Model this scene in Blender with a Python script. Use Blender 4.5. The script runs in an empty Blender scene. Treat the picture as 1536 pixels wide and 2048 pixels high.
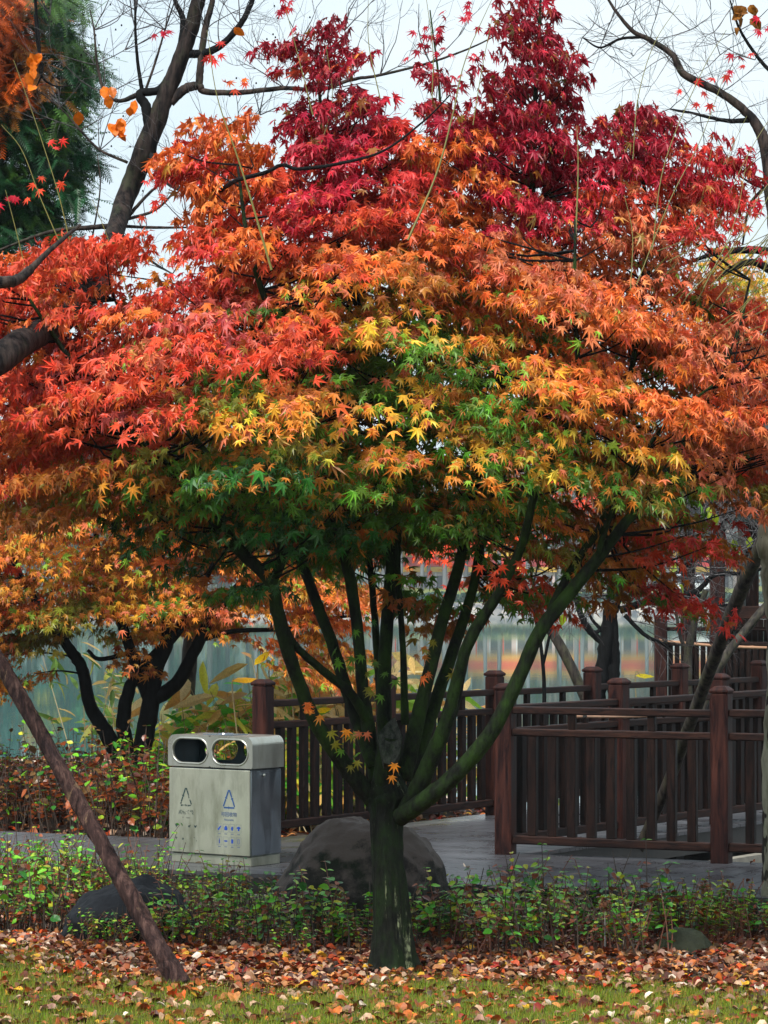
import bpy, math, random
import numpy as np
from mathutils import Vector, Matrix, noise as mnoise

# ------------------------------------------------------------------ camera, world, sun
sc = bpy.context.scene
F = 5600.0; HC = 1.9; HY = 1200.0; CX = 768.0     # focal length in photo pixels, eye height, horizon row, centre column
cam_d = bpy.data.cameras.new("camera"); cam = bpy.data.objects.new("camera", cam_d)
sc.collection.objects.link(cam); sc.camera = cam
cam.location = (0, 0, HC); cam.rotation_euler = (math.radians(90), 0, 0)
cam_d.sensor_fit = 'VERTICAL'; cam_d.sensor_height = 36.0; cam_d.sensor_width = 27.0
cam_d.lens = F / 2048 * 36.0
cam_d.shift_y = (HY - 1024) / 2048.0
cam_d.clip_start = 0.5; cam_d.clip_end = 6000
SUN_EL, SUN_AZ = math.radians(52), math.radians(205)   # azimuth measured from +Y towards +X
w = bpy.data.worlds.new("World"); sc.world = w; w.use_nodes = True
nt = w.node_tree; nt.nodes.clear()
sky = nt.nodes.new('ShaderNodeTexSky'); sky.sky_type = 'NISHITA'; sky.sun_disc = False
sky.sun_elevation = SUN_EL; sky.sun_rotation = SUN_AZ; sky.air_density = 1.2; sky.dust_density = 3.0
tc = nt.nodes.new('ShaderNodeTexCoord'); mp = nt.nodes.new('ShaderNodeMapping'); mp.inputs['Scale'].default_value = (2.0, 2.0, 5.0)
nz = nt.nodes.new('ShaderNodeTexNoise'); nz.inputs['Scale'].default_value = 2.2; nz.inputs['Detail'].default_value = 5
cr = nt.nodes.new('ShaderNodeValToRGB')
cr.color_ramp.elements[0].position = .3; cr.color_ramp.elements[0].color = (6.4, 7.9, 8.9, 1)
cr.color_ramp.elements[1].position = .7; cr.color_ramp.elements[1].color = (8.2, 9.1, 9.5, 1)
mx = nt.nodes.new('ShaderNodeMix'); mx.data_type = 'RGBA'; mx.inputs[0].default_value = 0.88
bg = nt.nodes.new('ShaderNodeBackground'); bg.inputs['Strength'].default_value = 0.064
wo = nt.nodes.new('ShaderNodeOutputWorld')
L = nt.links.new
L(tc.outputs['Generated'], mp.inputs['Vector']); L(mp.outputs[0], nz.inputs['Vector']); L(nz.outputs['Fac'], cr.inputs['Fac'])
L(sky.outputs[0], mx.inputs[6]); L(cr.outputs[0], mx.inputs[7]); L(mx.outputs[2], bg.inputs['Color']); L(bg.outputs[0], wo.inputs['Surface'])
sun_d = bpy.data.lights.new("sun", 'SUN'); sun_d.energy = 2.6; sun_d.angle = math.radians(15); sun_d.color = (1, .96, .9)
sun = bpy.data.objects.new("sun", sun_d); sc.collection.objects.link(sun)
sd = Vector((math.sin(SUN_AZ) * math.cos(SUN_EL), math.cos(SUN_AZ) * math.cos(SUN_EL), math.sin(SUN_EL)))
sun.rotation_euler = sd.to_track_quat('Z', 'Y').to_euler()
sc.view_settings.view_transform = 'Standard'; sc.view_settings.look = 'None'
sc.view_settings.exposure = 1.0; sc.view_settings.gamma = 1.0
sc.cycles.max_bounces = 6; sc.cycles.diffuse_bounces = 2; sc.cycles.glossy_bounces = 3
sc.cycles.transmission_bounces = 3; sc.cycles.transparent_max_bounces = 8; sc.cycles.volume_bounces = 0
sc.cycles.caustics_reflective = False; sc.cycles.caustics_refractive = False

# ------------------------------------------------------------------ helpers
rng = np.random.default_rng(7); random.seed(7)
COL = sc.collection
def lin(c):
    c = np.asarray(c, float) / 255.0
    return np.where(c <= .04045, c / 12.92, ((c + .055) / 1.055) ** 2.4)
def P(px, py, Y): return np.array([(px - CX) * Y / F, Y, HC - (py - HY) * Y / F])
def unit(v):
    v = np.asarray(v, float); n = np.linalg.norm(v, axis=-1, keepdims=True); return v / np.maximum(n, 1e-9)
def tag(o, label=None, cat=None, group=None, kind=None):
    if label: o['label'] = label
    if cat: o['category'] = cat
    if group: o['group'] = group
    if kind: o['kind'] = kind
    return o
def empty(name, loc, rz=0.0, **k):
    o = bpy.data.objects.new(name, None); o.location = tuple(float(a) for a in loc); o.rotation_euler = (0, 0, rz); o.empty_display_size = .1
    COL.objects.link(o); return tag(o, **k)
def copy_tree(o, parent=None):
    c = o.copy(); COL.objects.link(c); c.parent = parent
    for ch in list(o.children): copy_tree(ch, c)
    return c

class Geo:
    """collects vertices, faces and vertex colours; build() links them as one mesh"""
    def __init__(s): s.v = []; s.f3 = []; s.f4 = []; s.c = []; s.n = 0
    def add(s, v, f, col=None):
        v = np.asarray(v, float); f = np.asarray(f, int)
        s.v.append(v)
        (s.f3 if f.shape[1] == 3 else s.f4).append(f + s.n)
        if col is None: col = (.5, .5, .5)
        col = np.asarray(col, float)
        if col.ndim == 1: col = np.tile(col, (len(v), 1))
        s.c.append(col); s.n += len(v)
    def addmixed(s, v, f3, f4, col=None):
        n0 = s.n
        s.add(v, f4, col)
        if len(f3): s.f3.append(np.asarray(f3, int) + n0)
    def build(s, name, mat, parent=None, smooth=False, colors=True, origin=None):
        me = bpy.data.meshes.new(name)
        v = np.concatenate(s.v)
        if origin is not None: v = v - np.asarray(origin)
        f3 = np.concatenate(s.f3) if s.f3 else np.zeros((0, 3), int)
        f4 = np.concatenate(s.f4) if s.f4 else np.zeros((0, 4), int)
        nl = f3.size + f4.size
        me.vertices.add(len(v)); me.vertices.foreach_set('co', v.astype(np.float32).ravel())
        me.loops.add(nl); me.loops.foreach_set('vertex_index', np.concatenate([f3.ravel(), f4.ravel()]).astype(np.int32))
        me.polygons.add(len(f3) + len(f4))
        st = np.concatenate([np.arange(len(f3)) * 3, len(f3) * 3 + np.arange(len(f4)) * 4]).astype(np.int32)
        me.polygons.foreach_set('loop_start', st)
        me.polygons.foreach_set('use_smooth', np.full(len(st), bool(smooth)))
        me.update(calc_edges=True)
        if colors:
            a = me.color_attributes.new('Col', 'FLOAT_COLOR', 'POINT')
            c = np.concatenate(s.c); c = np.concatenate([c, np.ones((len(c), 1))], 1)
            a.data.foreach_set('color', c.astype(np.float32).ravel())
        me.validate()
        me.materials.append(mat)
        o = bpy.data.objects.new(name, me); COL.objects.link(o)
        if parent is not None: o.parent = parent
        return o

BOXF = np.array([[0, 3, 2, 1], [4, 5, 6, 7], [0, 1, 5, 4], [1, 2, 6, 5], [2, 3, 7, 6], [3, 0, 4, 7]])
def box(g, c, size, ax=(1, 0, 0), col=None, bev=0.0):
    """box centred at c; ax = horizontal direction of its length (x)"""
    ax = unit(np.array([ax[0], ax[1], ax[2] if len(ax) > 2 else 0.0])); z = np.array([0, 0, 1.0])
    ay = unit(np.cross(z, ax)); az = np.cross(ax, ay)
    hx, hy, hz = np.array(size) / 2
    c = np.asarray(c, float)
    if bev <= 0:
        p = np.array([[-hx, -hy, -hz], [hx, -hy, -hz], [hx, hy, -hz], [-hx, hy, -hz], [-hx, -hy, hz], [hx, -hy, hz], [hx, hy, hz], [-hx, hy, hz]])
        g.add(c + p[:, :1] * ax + p[:, 1:2] * ay + p[:, 2:] * az, BOXF, col); return
    b = bev; rings = []
    def ring(k, z):  # octagon inset
        x, y = hx - k, hy - k
        return [[-x + b, -y, z], [x - b, -y, z], [x, -y + b, z], [x, y - b, z], [x - b, y, z], [-x + b, y, z], [-x, y - b, z], [-x, -y + b, z]]
    p = np.array(ring(b, -hz) + ring(0, -hz + b) + ring(0, hz - b) + ring(b, hz))
    f = [];
    for r in range(3):
        for i in range(8): f.append([r * 8 + i, r * 8 + (i + 1) % 8, (r + 1) * 8 + (i + 1) % 8, (r + 1) * 8 + i])
    f += [[24, 25, 30, 31], [25, 26, 29, 30], [26, 27, 28, 29], [7, 6, 1, 0], [6, 5, 2, 1], [5, 4, 3, 2]]
    g.add(c + p[:, :1] * ax + p[:, 1:2] * ay + p[:, 2:] * az, f, col)

def smooth_path(pts, n):
    pts = np.asarray(pts, float)
    if len(pts) == 2: t = np.linspace(0, 1, n)[:, None]; return pts[0] * (1 - t) + pts[1] * t
    q = np.vstack([2 * pts[0] - pts[1], pts, 2 * pts[-1] - pts[-2]]); out = []
    m = len(pts) - 1
    for u in np.linspace(0, m - 1e-6, n):
        i = int(u); t = u - i; p0, p1, p2, p3 = q[i], q[i + 1], q[i + 2], q[i + 3]
        out.append(.5 * ((2 * p1) + (-p0 + p2) * t + (2 * p0 - 5 * p1 + 4 * p2 - p3) * t * t + (-p0 + 3 * p1 - 3 * p2 + p3) * t ** 3))
    return np.array(out)
def tube(g, pts, rad, sides=8, n=None, wob=0.0, col=None, cap=True, raw=False, lump=0.0):
    pts = np.asarray(pts, float); rad = np.asarray(rad, float)
    if not raw:
        if n is None: n = max(4, (len(pts) - 1) * 4)
        k = len(pts); pts = smooth_path(pts, n)
        rad = np.interp(np.linspace(0, 1, n), np.linspace(0, 1, k), rad if len(rad) == k else np.interp(np.linspace(0, 1, k), np.linspace(0, 1, len(rad)), rad))
        if wob > 0: pts = pts + rng.normal(0, 1, pts.shape) * (rad * wob)[:, None]
    n = len(pts)
    t = unit(np.gradient(pts, axis=0))
    ref = np.array([0.0, -1, 0.13]); a = unit(np.cross(t, ref)); b = np.cross(t, a)
    th = np.linspace(0, 2 * np.pi, sides, endpoint=False)
    rr = rad[:, None] * np.ones((1, sides))
    if lump > 0:
        ph = rng.uniform(0, 6, 4); zz = np.arange(n)[:, None]
        rr = rr * (1 + lump * (np.sin(3 * th + ph[0] + zz * .15) * .5 + np.sin(2 * th + ph[1] - zz * .3) * .5 + rng.normal(0, .5, (n, sides))))
    v = pts[:, None, :] + rr[..., None] * (np.cos(th)[None, :, None] * a[:, None, :] + np.sin(th)[None, :, None] * b[:, None, :])
    v = v.reshape(-1, 3)
    i = np.arange(n - 1)[:, None] * sides; j = np.arange(sides)[None, :]; j2 = (j + 1) % sides
    f = np.stack([i + j, i + j2, i + sides + j2, i + sides + j], -1).reshape(-1, 4)
    f3 = []
    if cap:
        v = np.vstack([v, pts[0], pts[-1]]); c0, c1 = n * sides, n * sides + 1
        for k in range(sides):
            f3.append([c0, (k + 1) % sides, k]); f3.append([c1, (n - 1) * sides + k, (n - 1) * sides + (k + 1) % sides])
    g.addmixed(v, f3, f, col)
def ppath(arr, Y0=16.0):
    """[(px,py,Y)] -> world points"""
    return np.array([P(a[0], a[1], a[2] if len(a) > 2 else Y0) for a in arr])

def twig_tree(g, start, d, length, r, depth, spread=.55, up=0.0, col=None, kids=3):
    """recursive bare twigs"""
    d = unit(d); n = 5; pts = [np.array(start, float)]
    dd = d.copy(); seg = length / n
    for i in range(n):
        dd = unit(dd + rng.normal(0, .13, 3) + np.array([0, 0, up]) * .12); pts.append(pts[-1] + dd * seg)
    tube(g, pts, np.linspace(r, r * .45, n + 1), sides=6 if r > .012 else (4 if r > .004 else 3), raw=True, cap=False, col=col)
    if depth <= 0: return
    for k in range(kids):
        i = rng.integers(1, n + 1); q = pts[i]
        side = unit(np.cross(dd, rng.normal(0, 1, 3)))
        nd = unit(dd * (1 - spread * .4) + side * spread * rng.uniform(.7, 1.3))
        twig_tree(g, q, nd, length * rng.uniform(.5, .75), r * .55, depth - 1, spread, up, col, kids)

# ------------------------------------------------------------------ materials
def mat(name):
    m = bpy.data.materials.new(name); m.use_nodes = True
    n = m.node_tree.nodes; b = n['Principled BSDF']; return m, m.node_tree, b
def node(t, typ, **k):
    n = t.nodes.new(typ)
    for a, v in k.items(): setattr(n, a, v)
    return n
def ramp(t, src, stops):
    r = t.nodes.new('ShaderNodeValToRGB'); e = r.color_ramp.elements
    while len(e) < len(stops): e.new(.5)
    for i, (p, c) in enumerate(stops): e[i].position = p; e[i].color = (c[0], c[1], c[2], 1)
    t.links.new(src, r.inputs[0]); return r.outputs[0]
def noise_tex(t, scale, detail=4, sc3=None, rough=.55, coord='Object', dist=0.0):
    c = t.nodes.new('ShaderNodeTexCoord'); m = t.nodes.new('ShaderNodeMapping')
    if sc3: m.inputs['Scale'].default_value = sc3
    n = t.nodes.new('ShaderNodeTexNoise'); n.inputs['Scale'].default_value = scale; n.inputs['Detail'].default_value = detail
    n.inputs['Roughness'].default_value = rough; n.inputs['Distortion'].default_value = dist
    t.links.new(c.outputs[coord], m.inputs[0]); t.links.new(m.outputs[0], n.inputs['Vector']); return n.outputs['Fac']
def mixc(t, fac, a, b, typ='MIX'):
    m = t.nodes.new('ShaderNodeMix'); m.data_type = 'RGBA'; m.blend_type = typ
    for sock, val in ((m.inputs[0], fac), (m.inputs[6], a), (m.inputs[7], b)):
        if hasattr(val, 'links') or isinstance(val, bpy.types.NodeSocket): t.links.new(val, sock)
        elif isinstance(val, (int, float)): sock.default_value = val
        else: sock.default_value = (val[0], val[1], val[2], 1)
    return m.outputs[2]
def bump(t, b, h, strength=.4, dist=.01):
    n = t.nodes.new('ShaderNodeBump'); n.inputs['Strength'].default_value = strength; n.inputs['Distance'].default_value = dist
    t.links.new(h, n.inputs['Height']); t.links.new(n.outputs[0], b.inputs['Normal']); return n
def vcol(t): n = t.nodes.new('ShaderNodeVertexColor'); n.layer_name = 'Col'; return n.outputs[0]

def leaf_mat(name, trans=.35, rough=.45, spec=.35, var=.25, scale=60):
    m, t, b = mat(name); c = vcol(t)
    nf = noise_tex(t, scale, 2)
    v = ramp(t, nf, [(.25, (1 - var,) * 3), (.75, (1 + var * .5,) * 3)])
    c2 = mixc(t, 1.0, c, v, 'MULTIPLY')
    L = t.links.new
    L(c2, b.inputs['Base Color']); b.inputs['Roughness'].default_value = rough; b.inputs['Specular IOR Level'].default_value = spec
    tr = t.nodes.new('ShaderNodeBsdfTranslucent'); L(c2, tr.inputs['Color'])
    ms = t.nodes.new('ShaderNodeMixShader'); ms.inputs[0].default_value = trans
    L(b.outputs[0], ms.inputs[1]); L(tr.outputs[0], ms.inputs[2])
    L(ms.outputs[0], t.nodes['Material Output'].inputs['Surface']); return m
M_LEAF = leaf_mat('maple_leaf', trans=.2, rough=.42, spec=.35, var=.3, scale=45)
M_LITTER = leaf_mat('fallen_leaf', trans=.08, rough=.5, spec=.35, var=.5, scale=40)
M_SHRUB = leaf_mat('shrub_leaf', trans=.3, rough=.35, spec=.5)
M_REED = leaf_mat('reed_blade', trans=.45, rough=.5, spec=.25)
M_GRASS = leaf_mat('grass_blade', trans=.3, rough=.5)
M_FARLEAF = leaf_mat('distant_leaf', trans=.2, scale=2)

def bark_mat(name, dark, light, moss=None, mossamt=.5, scale=30, streak=None, rough=.7, bs=.6):
    m, t, b = mat(name)
    n1 = noise_tex(t, scale, 6, (1, 1, .25), .65)
    c = ramp(t, n1, [(.40, dark), (.64, light)])
    if moss:
        n2 = noise_tex(t, 8, 8, (1, 1, .6), .75)
        fac = ramp(t, n2, [(.62 - mossamt * .35, (0, 0, 0)), (.78 - mossamt * .25, (1, 1, 1))])
        c = mixc(t, fac, c, moss)
    if streak:
        n3 = noise_tex(t, 16, 5, (1, 1, .07), .7)
        n4 = noise_tex(t, 26, 4, (1, 1, .8), .7)
        fac = ramp(t, n3, [(.585, (0, 0, 0)), (.62, (1, 1, 1))])
        f4 = ramp(t, n4, [(.42, (0, 0, 0)), (.6, (1, 1, 1))])
        fac = mixc(t, 1.0, fac, f4, 'MULTIPLY')
        c = mixc(t, fac, c, streak)
    t.links.new(c, b.inputs['Base Color']); b.inputs['Roughness'].default_value = rough
    b.inputs['Specular IOR Level'].default_value = .15
    bump(t, b, n1, bs, .012); return m
M_BARK = bark_mat('wet_mossy_bark', (.003, .004, .003), (.014, .017, .012), (.022, .05, .008), .55, 55, None, .8, 1.0)
M_TRUNK = bark_mat('wet_trunk_bark', (.002, .003, .002), (.011, .013, .009), (.010, .026, .005), .5, 60, (.2, .23, .13), .8, 1.2)
M_BLACKBARK = bark_mat('black_bark', (.002, .0022, .0026), (.008, .009, .010), None, 0, 30, None, .85)
M_GREYBARK = bark_mat('grey_brown_bark', (.006, .005, .006), (.065, .046, .038), (.05, .055, .03), .3, 24, None, .7, 1.0)
M_PALEBARK = bark_mat('pale_bark', (.14, .13, .09), (.34, .32, .24), (.12, .16, .07), .2, 14)
M_POLEBARK = bark_mat('peeling_log_bark', (.010, .006, .007), (.15, .085, .07), (.36, .24, .14), .2, 26, None, .7, 1.4)
M_POLE2 = bark_mat('weathered_pole_bark', (.014, .013, .013), (.07, .06, .052), (.08, .08, .045), .4, 22)
M_TWIG = bark_mat('twig_bark', (.035, .033, .036), (.13, .12, .12), None, 0, 60)
M_SHOOT, t_, b_ = mat('green_shoot'); b_.inputs['Base Color'].default_value = (.17, .16, .035, 1); b_.inputs['Roughness'].default_value = .5

def log_mat():
    m, t, b = mat('peeling_bark')
    n1 = noise_tex(t, 13, 10, (1, 1, .33), .72, dist=1.2); n2 = noise_tex(t, 3.3, 6, (1, 1, .5), .7, dist=.8); n3 = noise_tex(t, 60, 5, (1, 1, .3), .7)
    c = ramp(t, n1, [(.36, (.012, .007, .008)), (.5, (.07, .038, .034)), (.66, (.19, .11, .09))])
    c = mixc(t, ramp(t, n2, [(.55, (0, 0, 0)), (.6, (1, 1, 1))]), c, (.24, .155, .095))
    c = mixc(t, ramp(t, n2, [(.36, (.9, .9, .9)), (.44, (0, 0, 0))]), c, (.02, .014, .018))
    c = mixc(t, 1.0, c, ramp(t, n3, [(.35, (.55,) * 3), (.65, (1.3,) * 3)]), 'MULTIPLY')
    t.links.new(c, b.inputs['Base Color']); b.inputs['Roughness'].default_value = .75; b.inputs['Specular IOR Level'].default_value = .15
    bump(t, b, n1, 1.0, .03); return m
M_POLEBARK = log_mat()
M_DARKBARK = bark_mat('dark_ridged_bark', (.004, .0035, .004), (.042, .03, .026), (.035, .04, .022), .25, 22, None, .8, 1.0)
def wood_mat(name, dark, light, sc3, rough=.5):
    m, t, b = mat(name)
    n1 = noise_tex(t, 8, 6, sc3, .7, dist=.6)
    n2 = noise_tex(t, 1.7, 3)
    c = ramp(t, n1, [(.38, dark), (.62, light)])
    c = mixc(t, ramp(t, n2, [(.35, (0, 0, 0)), (.7, (.55, .55, .55))]), c, (dark[0] * .6, dark[1] * .8, dark[2] * 1.1))
    t.links.new(c, b.inputs['Base Color'])
    r = ramp(t, n1, [(.3, (rough - .06,) * 3), (.7, (rough + .2,) * 3)]); t.links.new(r, b.inputs['Roughness'])
    b.inputs['Specular IOR Level'].default_value = .14
    bump(t, b, n1, .5, .004); return m
M_POST = wood_mat('stained_post_wood', (.008, .003, .0035), (.062, .020, .014), (3, 3, .35))
M_RAIL = wood_mat('stained_rail_wood', (.006, .003, .003), (.045, .019, .013), (.6, .6, 6))
M_BALUSTER = wood_mat('stained_baluster_wood', (.002, .0012, .0013), (.024, .010, .007), (5, 5, .6))

def deck_mat():
    m, t, b = mat('wet_deck_boards'); c = vcol(t)
    n1 = noise_tex(t, 3, 6, None, .6); n2 = noise_tex(t, 60, 3)
    c = mixc(t, 1.0, c, ramp(t, n1, [(.3, (.8, .8, .8)), (.7, (1.15, 1.15, 1.15))]), 'MULTIPLY')
    t.links.new(c, b.inputs['Base Color'])
    t.links.new(ramp(t, n1, [(.35, (.22,) * 3), (.65, (.40,) * 3)]), b.inputs['Roughness'])
    b.inputs['Specular IOR Level'].default_value = .5
    bump(t, b, n2, .03, .002); return m
M_DECK = deck_mat()
M_BEAM, t_, b_ = mat('dark_timber_beam')
t_.links.new(ramp(t_, noise_tex(t_, 6, 5), [(.3, (.008, .008, .008)), (.7, (.03, .027, .025))]), b_.inputs['Base Color']); b_.inputs['Roughness'].default_value = .6
M_SILL, t_, b_ = mat('grey_sill_beam')
t_.links.new(ramp(t_, noise_tex(t_, 9, 5), [(.3, (.12, .11, .09)), (.7, (.3, .28, .23))]), b_.inputs['Base Color']); b_.inputs['Roughness'].default_value = .7

def rock_mat(name, a, b2, moss, warm=None):
    m, t, b = mat(name)
    n1 = noise_tex(t, 9, 12, None, .75); n2 = noise_tex(t, 3.0, 8, None, .65); n3 = noise_tex(t, 22, 10, None, .75)
    c = ramp(t, n1, [(.32, a), (.7, b2)])
    c = mixc(t, ramp(t, n2, [(.45, (0, 0, 0)), (.62, (1, 1, 1))]), c, moss)
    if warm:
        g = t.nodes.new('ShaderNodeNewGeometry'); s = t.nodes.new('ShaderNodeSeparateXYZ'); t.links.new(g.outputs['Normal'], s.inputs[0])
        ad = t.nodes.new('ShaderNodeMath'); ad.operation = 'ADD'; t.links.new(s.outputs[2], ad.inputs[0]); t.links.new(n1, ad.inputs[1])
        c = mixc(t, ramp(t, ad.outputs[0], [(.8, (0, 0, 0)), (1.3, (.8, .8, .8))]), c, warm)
    t.links.new(c, b.inputs['Base Color']); b.inputs['Roughness'].default_value = .65; b.inputs['Specular IOR Level'].default_value = .12
    bump(t, b, n3, .6, .02); return m
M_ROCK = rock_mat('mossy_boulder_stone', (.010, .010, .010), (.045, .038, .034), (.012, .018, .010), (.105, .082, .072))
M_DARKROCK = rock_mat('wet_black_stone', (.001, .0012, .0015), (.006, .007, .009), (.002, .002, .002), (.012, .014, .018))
M_MOSSROCK = rock_mat('moss_covered_stone', (.02, .024, .016), (.06, .065, .04), (.025, .036, .012))

def ground_mat():
    m, t, b = mat('lawn_and_soil'); c = vcol(t)
    n1 = noise_tex(t, 9, 7, None, .7)
    c = mixc(t, 1.0, c, ramp(t, n1, [(.25, (.45, .45, .45)), (.75, (1.4, 1.35, 1.3))]), 'MULTIPLY')
    t.links.new(c, b.inputs['Base Color']); b.inputs['Roughness'].default_value = .9
    bump(t, b, n1, .6, .03); return m
M_GROUND = ground_mat()
def water_mat():
    m, t, b = mat('lake_water')
    b.inputs['Base Color'].default_value = (.008, .11, .095, 1); b.inputs['Roughness'].default_value = .03
    b.inputs['IOR'].default_value = 1.33; b.inputs['Specular IOR Level'].default_value = .6
    n = noise_tex(t, .8, 3, (1.0, .35, 1)); bump(t, b, n, .035, .05); return m
M_WATER = water_mat()
def steel_mat(name, c0, c1, rough, wob, grime=None):
    m, t, b = mat(name)
    n1 = noise_tex(t, 3, 5, (1, 1, .5), .6); n2 = noise_tex(t, 2.6, 2, (1.0, 1.0, .35))
    c = ramp(t, n1, [(.3, c0), (.7, c1)])
    if grime:
        n3 = noise_tex(t, 7, 6, (1, 1, .22), .7); c = mixc(t, ramp(t, n3, [(.5, (0, 0, 0)), (.72, (.75,) * 3)]), c, grime)
    t.links.new(c, b.inputs['Base Color']); b.inputs['Metallic'].default_value = .85
    t.links.new(ramp(t, n1, [(.3, (rough,) * 3), (.7, (rough + .12,) * 3)]), b.inputs['Roughness'])
    bump(t, b, n2, wob, .06); return m
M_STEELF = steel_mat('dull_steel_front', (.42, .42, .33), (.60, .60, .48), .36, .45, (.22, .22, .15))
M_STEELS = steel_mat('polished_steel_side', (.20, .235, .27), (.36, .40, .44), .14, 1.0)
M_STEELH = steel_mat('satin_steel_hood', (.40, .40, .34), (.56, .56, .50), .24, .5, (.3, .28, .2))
def plain(name, c, r=.6, metal=0):
    m, t, b = mat(name)
    k = noise_tex(t, 20, 3)
    t.links.new(mixc(t, 1.0, c, ramp(t, k, [(.3, (.8,) * 3), (.7, (1.15,) * 3)]), 'MULTIPLY'), b.inputs['Base Color'])
    b.inputs['Roughness'].default_value = r; b.inputs['Metallic'].default_value = metal; return m
M_INNER = plain('dark_teal_liner', (.012, .035, .042), .5)
M_BLUE = plain('blue_print', (.015, .07, .22), .5)
M_BLUEICON = plain('bright_blue_print', (.01, .06, .36), .5)
def worn(name, c):
    m, t, b = mat(name); b.inputs['Base Color'].default_value = (*c, 1)
    tr = t.nodes.new('ShaderNodeBsdfTransparent'); ms = t.nodes.new('ShaderNodeMixShader')
    k = ramp(t, noise_tex(t, 34, 4, None, .6), [(.47, (0, 0, 0)), (.53, (1, 1, 1))])
    t.links.new(k, ms.inputs[0]); t.links.new(b.outputs[0], ms.inputs[2]); t.links.new(tr.outputs[0], ms.inputs[1])
    t.links.new(ms.outputs[0], t.nodes['Material Output'].inputs['Surface']); return m
M_WORN = worn('worn_grey_print', (.02, .045, .045))
M_THIN = plain('pale_blue_outline', (.16, .2, .25), .6)
M_BAMBOO = plain('bamboo_cane', (.36, .19, .11), .4)
M_TIE = plain('black_wire_tie', (.01, .01, .01), .5)

# ------------------------------------------------------------------ leaf templates
def palm_template(lobes=7, sinus=.36, droop=.22, skew=0.0):
    angs = [0, 36, 74, 118] if lobes == 7 else [0, 48, 100]
    lens = [1.0, .93, .74, .42] if lobes == 7 else [1.0, .85, .5]
    pts = []
    full = [(-a, l) for a, l in zip(angs[::-1], lens[::-1])][:-1] + list(zip(angs, lens))
    for i, (a, l) in enumerate(full):
        pts.append((a, l))
        if i < len(full) - 1: pts.append(((a + full[i + 1][0]) / 2, sinus * (l + full[i + 1][1]) / 2 + .04))
    pts.append((180, .06))
    v = [[0, 0, 0]]
    for a, r in pts:
        x = math.sin(math.radians(a)) * r; y = math.cos(math.radians(a)) * r
        v.append([x * .9, y, -droop * r * r + (.05 if r < .5 else 0) + skew * x * r])
    n = len(pts); f = [[0, 1 + (i + 1) % n, 1 + i] for i in range(n)]
    v = np.array(v); v[:, 1] -= .2
    return v * .62, np.array(f)
STAR = palm_template(7); STAR5 = palm_template(5, .4, .35, .2); STARC = palm_template(7, .3, .6, -.25)
def ovate_template(w=.32, fold=.12, curl=.25):
    v = [[0, 0, 0]]; ys = [.0, .25, .55, .82, 1.0]; ws = [0, w * .85, w, w * .5, 0]
    v = [[0, 0, 0], [0, .35, -.02], [0, .7, -curl * .45], [0, 1, -curl],
         [-w * .8, .22, fold], [-w, .5, fold - .05], [-w * .55, .8, fold * .4 - curl * .6],
         [w * .8, .22, fold], [w, .5, fold - .05], [w * .55, .8, fold * .4 - curl * .6]]
    f = [[0, 1, 4], [1, 5, 4], [1, 2, 5], [2, 6, 5], [2, 3, 6], [0, 7, 1], [1, 7, 8], [1, 8, 2], [2, 8, 9], [2, 9, 3]]
    v = np.array(v); v[:, 1] -= .5; return v, np.array(f)
OVATE = ovate_template(); BROAD = ovate_template(.36, .08, .12); LONG = ovate_template(.13, .03, .18); CURLED = ovate_template(.4, .25, .45)
def scatter(g, tmpl, pos, tip, nrm, size, col):
    tv, tf = tmpl; n = len(pos)
    nrm = unit(nrm); tip = unit(tip - (tip * nrm).sum(1, keepdims=True) * nrm); x = np.cross(tip, nrm)
    size = np.asarray(size).reshape(-1, 1, 1)
    v = pos[:, None] + size * (tv[None, :, :1] * x[:, None] + tv[None, :, 1:2] * tip[:, None] + tv[None, :, 2:] * nrm[:, None])
    f = tf[None] + (np.arange(n) * len(tv))[:, None, None]
    c = np.repeat(col[:, None], len(tv), 1).reshape(-1, 3)
    g.add(v.reshape(-1, 3), f.reshape(-1, 3), c)

# ------------------------------------------------------------------ the plan of the place
U = unit(np.array([.96, 1.38])); V = unit(np.array([.904, -.427]))       # bridge direction, walkway direction
NV = np.array([.427, .904])                                              # across the walkway, away from the camera
A0 = np.array([-.95, 22.0]); P1 = np.array([.91, 20.95]); STEP = 1.69
A1 = A0 + U * STEP * 2
EDGE0 = np.array([.44, 18.8])                                            # a point of the walkway's near edge
def shore(x): return np.interp(x, [-30, -2, .6, 3, 30], [38.5, 37.5, 31, 29, 29])
def gz(x, y):
    x = np.asarray(x, float); y = np.asarray(y, float)
    s = shore(x); t = np.clip((y - (s - 1.2)) / 3.0, 0, 1)
    z = -.16 + .03 * np.sin(x * .9 + 1) * np.sin(y * .7) - .08 * np.clip((y - 16.5) / 1.5, 0, 1)
    z = z + .1 * np.clip((y - 23) / 3, 0, 1) * np.clip((-x) / 1.0, 0, 1)
    pit = np.clip((x - 1.0) / .6, 0, 1) * np.clip((y - 18.6) / 1.2, 0, 1) * .28
    return z - t * t * (3 - 2 * t) * 1.5 - pit

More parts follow.
